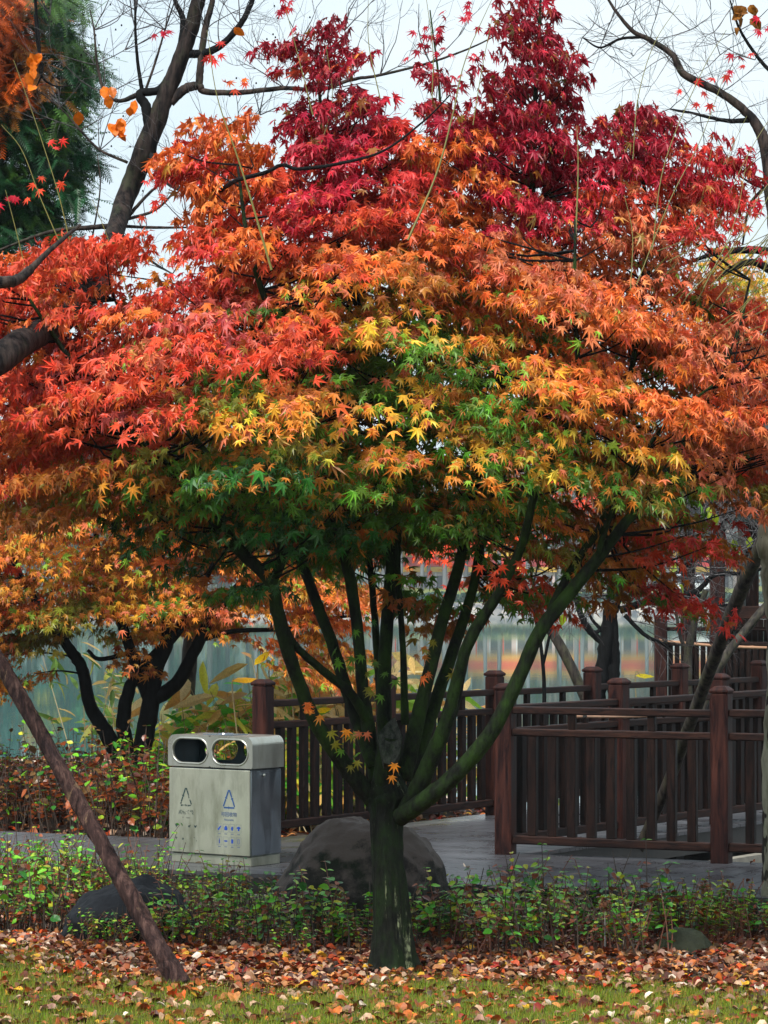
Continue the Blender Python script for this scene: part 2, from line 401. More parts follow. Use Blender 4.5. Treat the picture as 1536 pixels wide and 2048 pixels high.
g = Geo()
xs = np.concatenate([np.linspace(-60, -4.2, 22), np.linspace(-4, 5, 181), np.linspace(5.3, 60, 22)])
ys = np.concatenate([np.linspace(-12, 11.5, 20), np.linspace(12, 20, 161), np.linspace(20.2, 42, 110)])
Xg, Yg = np.meshgrid(xs, ys); Z = gz(Xg, Yg)
litt = np.clip((Yg - 14.9 - .25 * np.sin(Xg * 2.1) - .15 * np.sin(Xg * 5.3 + 1)) / .7, 0, 1)
Z = Z + .012 * np.sin(Xg * 11) * np.sin(Yg * 9) + rng.normal(0, .004, Z.shape)
lawn = np.array([.055, .062, .012]); soil = np.array([.035, .018, .011])
cc = lawn * (1 - litt[..., None]) + soil * litt[..., None]
nx = len(xs); ii = np.arange(len(ys) - 1)[:, None] * nx; jj = np.arange(nx - 1)[None]
g.add(np.stack([Xg, Yg, Z], -1).reshape(-1, 3), np.stack([ii + jj, ii + jj + 1, ii + nx + jj + 1, ii + nx + jj], -1).reshape(-1, 4), cc.reshape(-1, 3))
tag(g.build('ground', M_GROUND, smooth=True), kind='structure')
g = Geo(); g.add([[-480, 27, -.55], [480, 27, -.55], [480, 476, -.55], [-480, 476, -.55]], [[0, 1, 2, 3]])
tag(g.build('lake_water', M_WATER), kind='structure')
print('plan done')

# ------------------------------------------------------------------ boardwalk
def clip_poly(poly, n, d, keep=1):
    out = []
    for i in range(len(poly)):
        a, b = poly[i], poly[(i + 1) % len(poly)]; da, db = (np.dot(a, n) - d) * keep, (np.dot(b, n) - d) * keep
        if da >= 0: out.append(a)
        if da * db < 0: out.append(a + (b - a) * da / (da - db))
    return out
def planks(g, poly, direc, wd=.14, gap=.005, z=0.0, th=.028):
    poly = [np.array(p, float) for p in poly]; d = unit(np.array(direc, float)); n = np.array([-d[1], d[0]])
    lo = min(np.dot(p, n) for p in poly); hi = max(np.dot(p, n) for p in poly); k = lo
    while k < hi:
        q = clip_poly(clip_poly(poly, n, k + gap / 2, 1), n, k + wd - gap / 2, -1)
        if len(q) >= 3:
            m = len(q); q = np.array(q)
            # keep a constant winding
            ar = np.sum(q[:, 0] * np.roll(q[:, 1], -1) - np.roll(q[:, 0], -1) * q[:, 1])
            if ar < 0: q = q[::-1]
            dz = rng.normal(0, .0004)
            v = np.vstack([np.c_[q, np.full(m, z + dz)], np.c_[q, np.full(m, z - th)]])
            c = np.array([.062, .062, .070]) * rng.uniform(.85, 1.15)
            f3 = [[0, i, i + 1] for i in range(1, m - 1)]; f4 = [[i, m + i, m + (i + 1) % m, (i + 1) % m] for i in range(m)]
            g.addmixed(v, f3, f4, c)
        k += wd
def pt(base, a, b, c=0, d=0): return base + V * a + U * c + NV * b
EB = EDGE0
wback = np.dot(P1 - EB, NV) + .12                      # width of the walkway
TV = lambda p: np.dot(p - EB, V)
left, right = EB - V * 9, EB + V * 9
jl = TV(A0) - .25; jr = TV(P1) + .25
g = Geo()
def strip(a, b): return [EB + V * a, EB + V * b, EB + V * b + NV * wback, EB + V * a + NV * wback]
planks(g, strip(-9, jl), NV); planks(g, strip(jl, jr + .7), np.array([U[1], -U[0]])); planks(g, strip(jr + .7, 9), NV)
tag(g.build('boardwalk', M_DECK), kind='structure')
g = Geo()
NU = np.array([U[1], -U[0]])
cline = lambda s: P1 + U * s + NU * .12
aline = lambda s: A0 + U * s - NU * .12
def on_back(p):   # project onto the walkway's back edge along U
    s = (wback + .006 - np.dot(p - EB, NV)) / np.dot(U, NV); return p + U * s
bp = [on_back(cline(0)), cline(10.2), cline(10.2) - NU * (np.dot(cline(0) - aline(0), NU)), on_back(aline(0))]
planks(g, bp, NU)
tag(g.build('bridge_deck', M_DECK), kind='structure')
# timber under the decks
g = Geo()
def edge_beam(g, p, q, z0, z1, th=.05, off=0.0, col=None):
    c = (np.asarray(p) + np.asarray(q)) / 2; d = np.asarray(q) - np.asarray(p); l = np.linalg.norm(d)
    n = unit(np.array([d[1], -d[0]]))
    box(g, [c[0] + n[0] * off, c[1] + n[1] * off, (z0 + z1) / 2], (l, th, abs(z1 - z0)), (d[0], d[1], 0), col)
edge_beam(g, EB + V * -9 + NV * .03, EB + V * 9 + NV * .03, -.17, -.031)
edge_beam(g, EB + V * -9 + NV * (wback - .03), EB + V * 9 + NV * (wback - .03), -.17, -.031)
edge_beam(g, cline(.4) - NU * .04, cline(10) - NU * .04, -.2, -.031)
edge_beam(g, aline(.4) + NU * .04, aline(10) + NU * .04, -.2, -.031)
for s in np.arange(-8.5, 9, 1.7):
    for b in (.35, wback - .35): q = EB + V * s + NV * b; box(g, [q[0], q[1], -.45], (.14, .14, .55), V)
for s in np.arange(1.2, 10, 1.7):
    for q in (cline(s) - NU * .3, aline(s) + NU * .3): box(g, [q[0], q[1], -.6], (.14, .14, .8), U)
tag(g.build('boardwalk_beams', M_BEAM), kind='structure')
g = Geo()
edge_beam(g, EB + V * -9 - NV * .07, EB + V * 9 - NV * .07, -.4, -.135, .07)
edge_beam(g, cline(.4) + NU * .1, cline(10) + NU * .1, -.5, -.26, .1)
tag(g.build('sill_kerb', M_SILL), kind='structure')

# ------------------------------------------------------------------ railings
def railing(p0, direc, nseg, label, first=True, step=STEP, zb=0.0, last=True, nb=9, group='dark red timber railings of the zigzag bridge', hz=1.28, s=1.0):
    d = unit(np.array(direc, float)); a = math.atan2(d[1], d[0])
    root = empty('wooden_railing', (p0[0], p0[1], zb), a, label=label, cat='railing', group=group)
    X = (1, 0, 0)
    for i in range(nseg + 1):
        if (i == 0 and not first) or (i == nseg and not last): continue
        g = Geo(); x = i * step
        hgt = hz - .05; hw = .066
        box(g, [x, 0, hgt / 2 - .02], (.132, .132, hgt + .04), X, bev=.012)
        # chamfered cap
        v = []
        for k, z in ((hw, hgt - .002), (hw + .006, hgt + .012), (hw + .004, hgt + .022), (hw * .6, hgt + .048)):
            v += [[x - k, -k, z], [x + k, -k, z], [x + k, k, z], [x - k, k, z]]
        f = [[r * 4 + j, r * 4 + (j + 1) % 4, r * 4 + 4 + (j + 1) % 4, r * 4 + 4 + j] for r in range(3) for j in range(4)] + [[12, 13, 14, 15]]
        g.add(v, f); g.build('post', M_POST, root)
    for i in range(nseg):
        x0, x1 = i * step + .066, (i + 1) * step - .066; c = (x0 + x1) / 2; l = x1 - x0
        for z, h, w in ((1.085, .055, .075), (.915, .055, .07), (.115, .065, .07)):
            g = Geo(); sag = rng.normal(0, .003)
            box(g, [c, 0, z + sag], (l, w, h), X, bev=.008); g.build('rail', M_RAIL, root)
        sp = l / (nb + 1)
        for k in range(nb):
            g = Geo(); x = x0 + sp * (k + 1) + rng.normal(0, .002)
            box(g, [x, .0, .516], (.068, .055, .745), X, bev=.005)
            g.build('baluster', M_BALUSTER, root)
            if k in (2, 6):
                g = Geo(); box(g, [x, 0, 1.0], (.06, .042, .118), X, bev=.005); g.build('baluster', M_BALUSTER, root)
    return root
railing(A0, U, 6, 'long dark red timber railing running back from behind the steel bin')
railing(P1, V, 3, 'dark red timber railing facing the camera along the walkway at right')
railing(P1, U, 5, 'dark red timber railing leading away right from the corner post, nearer side of the bridge', first=False)

# bamboo canes lashed along the railings
def cane(p, q, r, label):
    g = Geo(); n = 40; t = np.linspace(0, 1, n)[:, None]; pts = np.array(p) * (1 - t) + np.array(q) * t; pts[:, 2] -= .02 * np.sin(np.pi * t[:, 0])
    rad = np.full(n, r); rad[::6] *= 1.25
    c = pts[0]; root = empty('bamboo_cane', c, label=label, cat='cane', group='bamboo canes tied along the railings')
    tube(g, pts - c, rad, 8, raw=True); g.build('cane', M_BAMBOO, root, smooth=True)
    for k in (.06, .55):
        g = Geo(); q0 = pts[int(k * n)] - c
        tube(g, q0 + np.array([[0, 0, 0], [.02, -.01, .012], [.0, -.02, .03], [-.03, -.01, .015], [-.06, 0, .02]]), [.006] * 5, 5, 12)
        tube(g, q0 + np.array([[-.02, -.018, -.01], [0, -.02, .0], [.02, -.018, .012]]), [.014] * 3, 6, 6)
        g.build('wire_tie', M_TIE, root)
q = P1 + U * .9; q2 = P1 + U * 3.4
cane([q[0] + .05, q[1] - .1, 1.0], [q2[0] + .05, q2[1] - .1, .97], .011, 'tan bamboo cane tied along the bridge railing behind the front railing')

# ------------------------------------------------------------------ pavilion beyond the bridge, at the right edge
def pavilion():
    Y = 33.0; s = F / Y
    o = P(1340, 1200, Y); root = empty('timber_pavilion', (o[0], Y, -.1), label='dark red timber pavilion with plank walls at the right edge beyond the bridge', cat='pavilion')
    def at(px, py, dy=0): p = P(px, py, Y); return np.array([p[0] - o[0], dy, p[2] + .1])
    def col(x0, x1, top, name, bot=1480, dy=0):
        g = Geo(); a = at(x0, top, dy); b = at(x1, bot, dy); w = b[0] - a[0]
        box(g, [(a[0] + b[0]) / 2, dy, (a[2] + b[2]) / 2], (w, w, a[2] - b[2]), bev=.02); g.build(name, M_POST, root)
    col(1309, 1334, 1230, 'post'); col(1375, 1398, 1233, 'post', dy=.3); col(1420, 1449, 1020, 'column'); col(1560, 1589, 1020, 'column')
    col(1420, 1449, 1020, 'column', dy=3.2); col(1560, 1589, 1020, 'column', dy=3.2)
    for y0, y1, x0, x1, dy in ((1254, 1262, 1334, 1600, .1), (1284, 1292, 1334, 1600, .1), (1400, 1412, 1334, 1600, .1)):
        g = Geo(); a = at(x0, y0); b = at(x1, y1); box(g, [(a[0] + b[0]) / 2, dy, (a[2] + b[2]) / 2], (b[0] - a[0], .08, a[2] - b[2]), bev=.01); g.build('rail', M_RAIL, root)
    for k in range(20):
        if k in (7, 8): continue
        g = Geo(); a = at(1343 + k * 13.0, 1292); b = at(1343 + k * 13.0, 1400); box(g, [a[0], .1, (a[2] + b[2]) / 2], (.055, .05, a[2] - b[2]), bev=.005); g.build('baluster', M_BALUSTER, root)
    g = Geo(); a = at(1450, 1212); b = at(1640, 1238); box(g, [(a[0] + b[0]) / 2, .02, (a[2] + b[2]) / 2], (b[0] - a[0], .1, a[2] - b[2]), bev=.01); g.build('crossbeam', M_RAIL, root)
    g = Geo()
    for k in range(13):
        a = at(1450 + k * 12, 1239); b = at(1450 + (k + 1) * 12, 1440)
        box(g, [(a[0] + b[0]) / 2, .3, (a[2] + b[2]) / 2], (b[0] - a[0] - .006, .03, a[2] - b[2]))
    g.build('plank_wall', M_BALUSTER, root)
    g = Geo(); a = at(1395, 1000); b = at(1700, 1030); box(g, [(a[0] + b[0]) / 2, 1.6, (a[2] + b[2]) / 2], (b[0] - a[0], 3.6, a[2] - b[2]), bev=.02); g.build('eaves_beam', M_BEAM, root)
    # hipped tile roof with rows of tiles
    g = Geo(); z0 = at(0, 1005)[2]; z1 = z0 + 1.5; x0, x1 = at(1380, 0)[0], at(1720, 0)[0]; y0, y1 = -.6, 3.9; cx, cy = (x0 + x1) / 2, (y0 + y1) / 2
    n = 14
    for k in range(n):
        t0, t1 = k / n, (k + 1) / n; cur = lambda t: z0 + (z1 - z0) * (t ** 1.3)
        q = lambda t, z: np.array([[x0 + (cx - .6 - x0) * t, y0 + (cy - y0) * t, z], [x1 + (cx + .6 - x1) * t, y0 + (cy - y0) * t, z], [x1 + (cx + .6 - x1) * t, y1 + (cy - y1) * t, z], [x0 + (cx - .6 - x0) * t, y1 + (cy - y1) * t, z]])
        v = np.vstack([q(t0, cur(t0)), q(t0, cur(t0) + .05), q(t1, cur(t1) + .01)])
        g.add(v, [[r * 4 + j, r * 4 + (j + 1) % 4, r * 4 + 4 + (j + 1) % 4, r * 4 + 4 + j] for r in range(2) for j in range(4)])
    g.add([[x0, y0, z0], [x1, y0, z0], [x1, y1, z0], [x0, y1, z0]], [[3, 2, 1, 0]])
    g.build('roof', M_BEAM, root)
    g = Geo(); a = at(1300, 1440); b = at(1720, 1470); box(g, [(a[0] + b[0]) / 2, 1.6, (a[2] + b[2]) / 2 - .1], (b[0] - a[0], 4.2, .2)); g.build('platform', M_BEAM, root)
    for x in (1320, 1400, 1500, 1600, 1700):
        for dy in (0, 3.2): g = Geo(); a = at(x, 1470); box(g, [a[0], dy, -.45], (.18, .18, 1.3)); g.build('pile', M_BEAM, root)
    a = at(1330, 1288, -.08); b = at(1536, 1296, -.08)
    return o
po = pavilion()
cane(P(1318, 1281, 32.8), P(1560, 1296, 32.8), .018, 'thin tan bamboo cane tied across the pavilion railing')

# ------------------------------------------------------------------ twin litter bin
def stadium(cx, cz, w, h, n):
    """points at n directions around the stadium's centre"""
    r = h / 2; a = w / 2 - r; out = []
    for k in range(n):
        th = 2 * math.pi * k / n; c, s = math.cos(th), math.sin(th)
        # ray march to boundary of stadium
        lo, hi = 0, w
        for _ in range(30):
            m = (lo + hi) / 2; x, z = c * m, s * m; dx = max(abs(x) - a, 0)
            if dx * dx + z * z < r * r: lo = m
            else: hi = m
        out.append([cx + c * lo, cz + s * lo])
    return np.array(out)
def rrect(cx, cz, x0, x1, z0, z1, r, n, corners):
    out = []
    for k in range(n):
        th = 2 * math.pi * k / n; c, s = math.cos(th), math.sin(th); lo, hi = 0, 2
        for _ in range(30):
            m = (lo + hi) / 2; x, z = cx + c * m, cz + s * m
            ins = x0 <= x <= x1 and z0 <= z <= z1
            if ins and z > z1 - r:
                if 'l' in corners and x < x0 + r: ins = (x - x0 - r) ** 2 + (z - z1 + r) ** 2 < r * r
                if 'r' in corners and x > x1 - r: ins = (x - x1 + r) ** 2 + (z - z1 + r) ** 2 < r * r
            if ins: lo = m
            else: hi = m
        out.append([cx + c * lo, cz + s * lo])
    return np.array(out)
def make_bin():
    a = math.radians(35); W, D, H = .775, .37, .925
    C0 = np.array([-.935, 19.9])                       # front right corner
    fx = np.array([math.cos(a), -math.sin(a)])          # along the front, to the right
    root = empty('litter_bin', (C0[0] - fx[0] * W, C0[1] - fx[1] * W, 0.0), -a, label='square stainless steel twin litter bin with two oval openings and recycling marks', cat='litter bin')
    # local: x along front 0..W, y depth 0..D, z up
    g = Geo(); box(g, [W / 2, D / 2, .034], (W - .045, D - .03, .068), bev=.004); g.build('plinth', M_STEELF, root)
    zb, zs = .07, .692
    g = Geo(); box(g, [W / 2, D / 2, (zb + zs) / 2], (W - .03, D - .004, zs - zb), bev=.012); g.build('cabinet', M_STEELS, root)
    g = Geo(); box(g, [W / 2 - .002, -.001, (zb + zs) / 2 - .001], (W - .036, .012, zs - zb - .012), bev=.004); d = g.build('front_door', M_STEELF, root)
    g = Geo(); tube(g, [[W - .014, D * .4, zs - .045], [W - .003, D * .4, zs - .045]], [.011, .011], 12, 3); g.build('lock', M_STEELH, root, smooth=True)
    # hood
    z0, z1, r, n, t = zs + .006, H, .06, 96, .012
    hood = empty('hood', (0, 0, 0)); hood.parent = root
    gh = Geo(); gi = Geo()
    hw, hh = .315, .165
    holes = [(W * .265, z0 + (z1 - z0) * .5), (W * .735, z0 + (z1 - z0) * .5)]
    for (y, sgn) in ((0.0, -1), (t, 1), (D - t, -1), (D, 1)):
        for i, (hx, hz) in enumerate(holes):
            x0, x1 = (0, W / 2) if i == 0 else (W / 2, W)
            o = rrect(hx, hz, x0, x1, z0, z1, r, n, 'l' if i == 0 else 'r'); h = stadium(hx, hz, hw, hh, n)
            v = np.vstack([np.c_[o[:, 0], np.full(n, y), o[:, 1]], np.c_[h[:, 0], np.full(n, y), h[:, 1]]])
            f = [[k, (k + 1) % n, n + (k + 1) % n, n + k] for k in range(n)]
            if sgn > 0: f = [q[::-1] for q in f]
            (gi if (y == D - t or y == t) else gh).add(v, f)
    # outer band and inner band
    prof = [[0, z0]] + [[r - r * math.cos(q), z1 - r + r * math.sin(q)] for q in np.linspace(0, math.pi / 2, 9)] + [[W - r + r * math.sin(q), z1 - r + r * math.cos(q)] for q in np.linspace(0, math.pi / 2, 9)] + [[W, z0]]
    prof = np.array(prof); m = len(prof)
    v = np.vstack([np.c_[prof[:, 0], np.zeros(m), prof[:, 1]], np.c_[prof[:, 0], np.full(m, D), prof[:, 1]]])
    gh.add(v, [[k, k + 1, m + k + 1, m + k] for k in range(m - 1)])
    gh.add([[0, 0, z0], [W, 0, z0], [W, D, z0], [0, D, z0]], [[0, 3, 2, 1]])
    gi.build('liner', M_INNER, root)
    ho = gh.build('hood_shell', M_STEELH, root)
    bpy.data.objects.remove(hood)
    g = Geo()
    pi = (prof - [W / 2, (z0 + z1) / 2]) * [.975, .93] + [W / 2, (z0 + z1) / 2]
    v = np.vstack([np.c_[pi[:, 0], np.full(m, t), pi[:, 1]], np.c_[pi[:, 0], np.full(m, D - t), pi[:, 1]]])
    g.add(v, [[k + 1, k, m + k, m + k + 1] for k in range(m - 1)])
    g.add([[.012, t, z0 + .01], [W - .012, t, z0 + .01], [W - .012, D - t, z0 + .01], [.012, D - t, z0 + .01]], [[0, 1, 2, 3]])
    g.build('liner', M_INNER, root)
    for hx, hz in holes:
        g = Geo(); h = stadium(hx, hz, hw + .006, hh + .006, n)
        prs = [(0, -.001), (.006, -.006), (.013, -.005), (.016, .0)]
        v = []; 
        ho2 = [stadium(hx, hz, hw + 2 * k, hh + 2 * k, n) for k, _ in prs]
        for (k, y), hp in zip(prs, ho2): v.append(np.c_[hp[:, 0], np.full(n, y), hp[:, 1]])
        h0 = stadium(hx, hz, hw, hh, n); v.insert(0, np.c_[h0[:, 0], np.full(n, t + .004), h0[:, 1]])
        f = [[q * n + (k + 1) % n, q * n + k, (q + 1) * n + k, (q + 1) * n + (k + 1) % n] for q in range(len(v) - 1) for k in range(n)]
        g.add(np.vstack(v), f); g.build('opening_rim', M_STEELH, root, smooth=True)
    # ashtray plate on the top
    g = Geo(); box(g, [W * .5, D * .5, H + .003], (.26, .2, .006), bev=.002); tube(g, [[W * .5, D * .5, H + .004], [W * .5, D * .5, H + .012]], [.06, .055], 24, 3)
    g.build('ash_plate', M_STEELS, root)
    # --- printed marks (front face y = -.0075)
    YF = -.0085
    def flat(g, pts2, y=YF, th=.0006):
        pts2 = np.array(pts2, float); k = len(pts2); c = pts2.mean(0)
        v = np.vstack([np.c_[pts2[:, 0], np.full(k, y), pts2[:, 1]], [[c[0], y, c[1]]]])
        g.add(v, [[i, (i + 1) % k, k] for i in range(k)])
    def seg(g, p, q, w):
        p, q = np.array(p, float), np.array(q, float); d = unit(q - p); nn = np.array([-d[1], d[0]]) * w / 2
        flat(g, [p - nn, q - nn, q + nn, p + nn])
    def triangle_mark(g, cx, cz, w, h, wd):
        A, B, C = np.array([cx, cz + h]), np.array([cx - w / 2, cz]), np.array([cx + w / 2, cz])
        for (p, q) in ((B, A), (A, C), (C, B)):
            seg(g, p + (q - p) * .06, p + (q - p) * .44, wd); seg(g, p + (q - p) * .54, p + (q - p) * .94, wd)
            e = p + (q - p) * .54; d = unit(q - p); nn = np.array([-d[1], d[0]])
            flat(g, [e + nn * wd * 1.1, e - nn * wd * 1.1, e - d * wd * 1.4])
    def icon(g, kind, cx, cz, s):
        Q = lambda L: [[cx + a * s, cz + b * s] for a, b in L]
        S = {'bottle': [(-.18, -.8), (.18, -.8), (.18, .2), (.08, .45), (.08, .8), (-.08, .8), (-.08, .45), (-.18, .2)],
             'diag': [(-.6, -.6), (-.3, -.75), (.5, .25), (.65, .75), (.2, .5), (-.65, -.3)],
             'bag': [(-.55, -.6), (.55, -.6), (.6, .1), (.35, .35), (.3, .7), (-.2, .7), (-.3, .35), (-.6, .2)],
             'cup': [(-.3, -.6), (.3, -.6), (.35, .6), (.1, .6), (.0, .2), (-.2, .6), (-.45, .1)],
             'shirt': [(-.3, -.65), (.3, -.65), (.3, .1), (.6, -.05), (.75, .25), (.25, .65), (-.25, .65), (-.75, .25), (-.6, -.05), (-.3, .1)],
             'fish': [(-.75, 0), (-.35, -.22), (.35, -.22), (.75, 0), (.35, .22), (-.35, .22)],
             'can': [(-.35, -.6), (.35, -.6), (.35, .6), (-.35, .6)],
             'bird': [(-.7, .5), (-.3, -.3), (.0, -.55), (.35, -.2), (.75, .5), (.2, .15), (.0, .35), (-.25, .1)],
             'drum': [(-.6, .1), (-.2, -.4), (-.3, -.7), (.1, -.5), (.5, -.1), (.5, .5), (.1, .7), (-.4, .6)],
             'leaf': [(-.5, -.4), (.0, -.1), (.6, .6), (.1, .1)],
             'lump': [(-.5, 0), (-.2, -.45), (.35, -.35), (.5, .05), (.15, .45), (-.35, .4)]}
        if kind == 'phone':
            for p, q in (((-.35, -.65), (.35, -.65)), ((.35, -.65), (.35, .65)), ((.35, .65), (-.35, .65)), ((-.35, .65), (-.35, -.65))): seg(g, *Q([p, q]), .0022)
        elif kind == 'bone': seg(g, *Q([(-.4, .5), (.4, -.5)]), .0045); flat(g, Q([(-.65, .4), (-.35, .35), (-.3, .6), (-.5, .75)])); flat(g, Q([(.65, -.4), (.35, -.35), (.3, -.6), (.5, -.75)]))
        elif kind == 'battery': seg(g, *Q([(-.5, 0), (.5, 0)]), .011)
        else: flat(g, Q(S[kind]))
    def words(txt, cx, cz, size, m, name='lettering'):
        cu = bpy.data.curves.new(name, 'FONT'); cu.body = txt; cu.size = size; cu.align_x = 'CENTER'; cu.align_y = 'CENTER'
        o = bpy.data.objects.new(name, cu); COL.objects.link(o)
        dg = bpy.context.evaluated_depsgraph_get(); me = bpy.data.meshes.new_from_object(o.evaluated_get(dg)); bpy.data.objects.remove(o)
        co = np.empty(len(me.vertices) * 3); me.vertices.foreach_get('co', co); co = co.reshape(-1, 3)
        print('text', txt, len(co))
        nc = np.c_[co[:, 0] + cx, np.full(len(co), YF), co[:, 1] + cz]; me.vertices.foreach_set('co', nc.astype(np.float32).ravel()); me.materials.clear(); me.materials.append(m); me.update()
        ob = bpy.data.objects.new(name, me); COL.objects.link(ob); ob.parent = root; return ob
    XR, XL = W * .735, W * .225
    g = Geo(); triangle_mark(g, XR, .415, .108, .135, .011); tag(g.build('recycling_mark', M_BLUE, root), 'blue recycling triangle')
    g = Geo(); triangle_mark(g, XL, .415, .108, .135, .011); tag(g.build('recycling_mark', M_WORN, root), 'worn grey recycling triangle')
    words('可回收物', XR, .365, .036, M_BLUE); words('Recyclable', XR, .328, .02, M_BLUE)
    words('其他垃圾', XL, .365, .036, M_WORN); words('Other waste', XL, .328, .016, M_WORN)
    rows = [['diag', 'bag', 'cup', 'shirt'], ['bottle', 'fish', 'can', 'phone']]
    rowl = [['drum', 'leaf', 'bird', 'bird'], ['lump', 'lump', 'battery', 'bone']]
    gb, gl, gt = Geo(), Geo(), Geo()
    for r_ in range(2):
        for k in range(4):
            x = XR + (k - 1.5) * .058; z = .268 - r_ * .092
            icon(gb, rows[r_][k], x, z, .024)
            for p, q in (((-1, -1), (1, -1)), ((1, -1), (1, 1)), ((1, 1), (-1, 1)), ((-1, 1), (-1, -1))):
                seg(gt, (x + p[0] * .023, z + p[1] * .029), (x + q[0] * .023, z + q[1] * .029), .0014)
            seg(gt, (x - .012, z - .041), (x + .012, z - .041), .006)
            icon(gl, rowl[r_][k], XL + (k - 1.5) * .058, z, .022)
    gb.build('waste_icons', M_BLUEICON, root); gt.build('icon_outlines', M_THIN, root); tag(gl.build('waste_icons', M_WORN, root), 'faded grey waste pictograms')
make_bin()
print('bin done')

# ------------------------------------------------------------------ rocks
def rock(px0, px1, pytop, pybase, Y, depth, m, name_label, seed, power=.6, peaks=None, asym=None):
    a, b = P(px0, pybase, Y), P(px1, pybase, Y); top = P(0, pytop, Y)[2]; base = min(a[2], -.2) - .15
    cx = (a[0] + b[0]) / 2; hw = (b[0] - a[0]) / 2; H = top - base
    nu, nv = 120, 60; v = []
    off = Vector((seed * 3.7, seed, 0))
    for j in range(nv):
        ph = (j / (nv - 1)) * math.pi / 2
        for i in range(nu):
            th = 2 * math.pi * i / nu
            c, s = math.cos(th), math.sin(th)
            x = math.copysign(abs(c) ** .8, c) * math.cos(ph) ** power; y = math.copysign(abs(s) ** .8, s) * math.cos(ph) ** power; z = math.sin(ph)
            if asym: z *= np.interp(x, *asym)
            p = Vector((x * 1.3, y * 1.3, z * 1.3)) + off
            k = 1 + .08 * mnoise.noise(p * 1.1) + .04 * mnoise.noise(p * 2.7) + .018 * mnoise.noise(p * 7) + .008 * mnoise.noise(p * 16)
            r_ = .05 * mnoise.noise(p * 2.0 + Vector((9, 9, 9))) + .012 * mnoise.noise(p * 6.0)
            v.append([x * hw * k, y * depth * k, H * z * (k - r_)])
    v = np.array(v); f = [[j * nu + i, j * nu + (i + 1) % nu, (j + 1) * nu + (i + 1) % nu, (j + 1) * nu + i] for j in range(nv - 1) for i in range(nu)]
    g = Geo(); g.add(v, f); o = g.build('rock', m, smooth=True); o.location = (cx, Y, base); tag(o, name_label, 'rock'); return o
rock(528, 912, 1634, 1800, 17.95, .5, M_ROCK, 'large brown grey boulder behind the maple trunk beside the deck', 1.3, .62, asym=([-1, -.6, -.2, .3, .6, 1], [.72, .9, 1.0, .98, .98, .95]))
rock(118, 405, 1756, 1864, 17.15, .42, M_DARKROCK, 'low wet black rock at left behind the leaning log', 4.1, .5, asym=([-1, -.3, .2, 1], [.8, .9, 1.0, .75]))
rock(1295, 1445, 1860, 1915, 16.6, .2, M_MOSSROCK, 'small mossy green stone among the shrubs at lower right', 7.7, .7)

# ------------------------------------------------------------------ leaning logs and poles
def log(name, pts, rad, m, label, cat='log', sides=28, n=110, lump=.05, wob=.03, peel=False):
    pts = np.array(pts); o = pts[0]; root = empty(name, o, label=label, cat=cat)
    g = Geo(); tube(g, pts - o, rad, sides, n, wob, lump=lump); g.build('shaft', m, root, smooth=True)
    return root
log('leaning_log', [P(362, 1972, 15.0), P(300, 1865, 15.05), P(205, 1690, 15.15), P(110, 1520, 15.25), P(20, 1360, 15.35), P(-60, 1230, 15.45), P(-160, 1070, 15.6)], [.060, .049, .045, .042, .042, .042, .042], M_POLEBARK, 'thick brown bark covered log leaning in front of the black rock at lower left', lump=.07)
log('support_pole', [P(1262, 1735, 22.6), P(1335, 1570, 22.0), P(1405, 1380, 21.2), P(1470, 1210, 20.4), P(1540, 1050, 19.8)], [.042, .046, .048, .052, .05], M_POLE2, 'weathered grey pole leaning across the railings towards the pale trunk at right', 'pole', 14, 40)
log('support_pole', [P(1180, 1420, 29), P(1130, 1310, 29), P(1060, 1195, 29), P(1020, 1140, 29)], [.055, .055, .052, .05], M_POLE2, 'thin grey pole leaning left beyond the bridge beside the water', 'pole', 10, 24)
log('support_pole', [P(1395, 1440, 27), P(1440, 1330, 27), P(1530, 1215, 27), P(1620, 1120, 27)], [.045, .044, .042, .04], M_POLE2, 'dark pole sloping up right in front of the timber pavilion', 'pole', 10, 24)

# ------------------------------------------------------------------ the main maple
PAL = {'c': (168, 18, 46), 'd': (196, 30, 54), 'r': (206, 54, 46), 'R': (216, 76, 42), 'o': (228, 112, 42), 'O': (232, 146, 44), 'y': (244, 184, 48),
       'p': (222, 122, 78), 'g': (96, 142, 38), 'G': (44, 92, 32), 'v': (130, 124, 34), 'b': (176, 104, 32), 'k': (200, 84, 76)}
PAL = {k: lin(v) for k, v in PAL.items()}
MAPM = """
.....................cc..........
...........c.c.......cc..........
............ccc......ccc.........
.............cc...c.cccc.........
............cccd..c.cccc..cc.....
........oo..cdcdr.cocccc.ccc.....
.......oroo.ddddroodcccc.ccc.rd..
.......roooRddddrrroodccdcrrdrd..
........ooRrddRrrRoododcdRpRprr..
........RooRrrRRRRoopdddpppRRr...
.RRRR...rooRRoRoboopRoppoopp.....
RoRRR...rRooOOoyObooOopooopp.....
RkooRRRrRkRRoOyOOyoOooOopoppooRp.
RoRRpoRkRoRoRoOyyyyOOoOpopopoopR.
RRkRoRpRkRkRRoyygggyOOoOopoopppp.
oRkRRRoRkvgoOOgggyyggyOooOOoopkp.
RRoRRkRovggbbOgggyOgggOOobOoooRp.
RoRRoRRoOyyOOgOOygyyggyyOboooppp.
oRRRRRRvvyOgvyggOyygOygyOyyOpoOp.
oRobOvgvgggGggOgyygOygyygyOvOppR.
.obvvgbvggGggyggOygyyggOOgOvgRpR.
..bbvGGGbGGGGGGvggGgOvObbbOvbrr..
....bbGGGGGGGGGb.GvbvObvbbbbr....
.......GbGGG.G..RR..bbRb.bbRo....
.........vG......rR.rRRb.RRr.....
.................R..rR.....r.....
""".strip('\n').split('\n')
MAPM = [r.ljust(33, '.') for r in MAPM]
CELL = 48.0
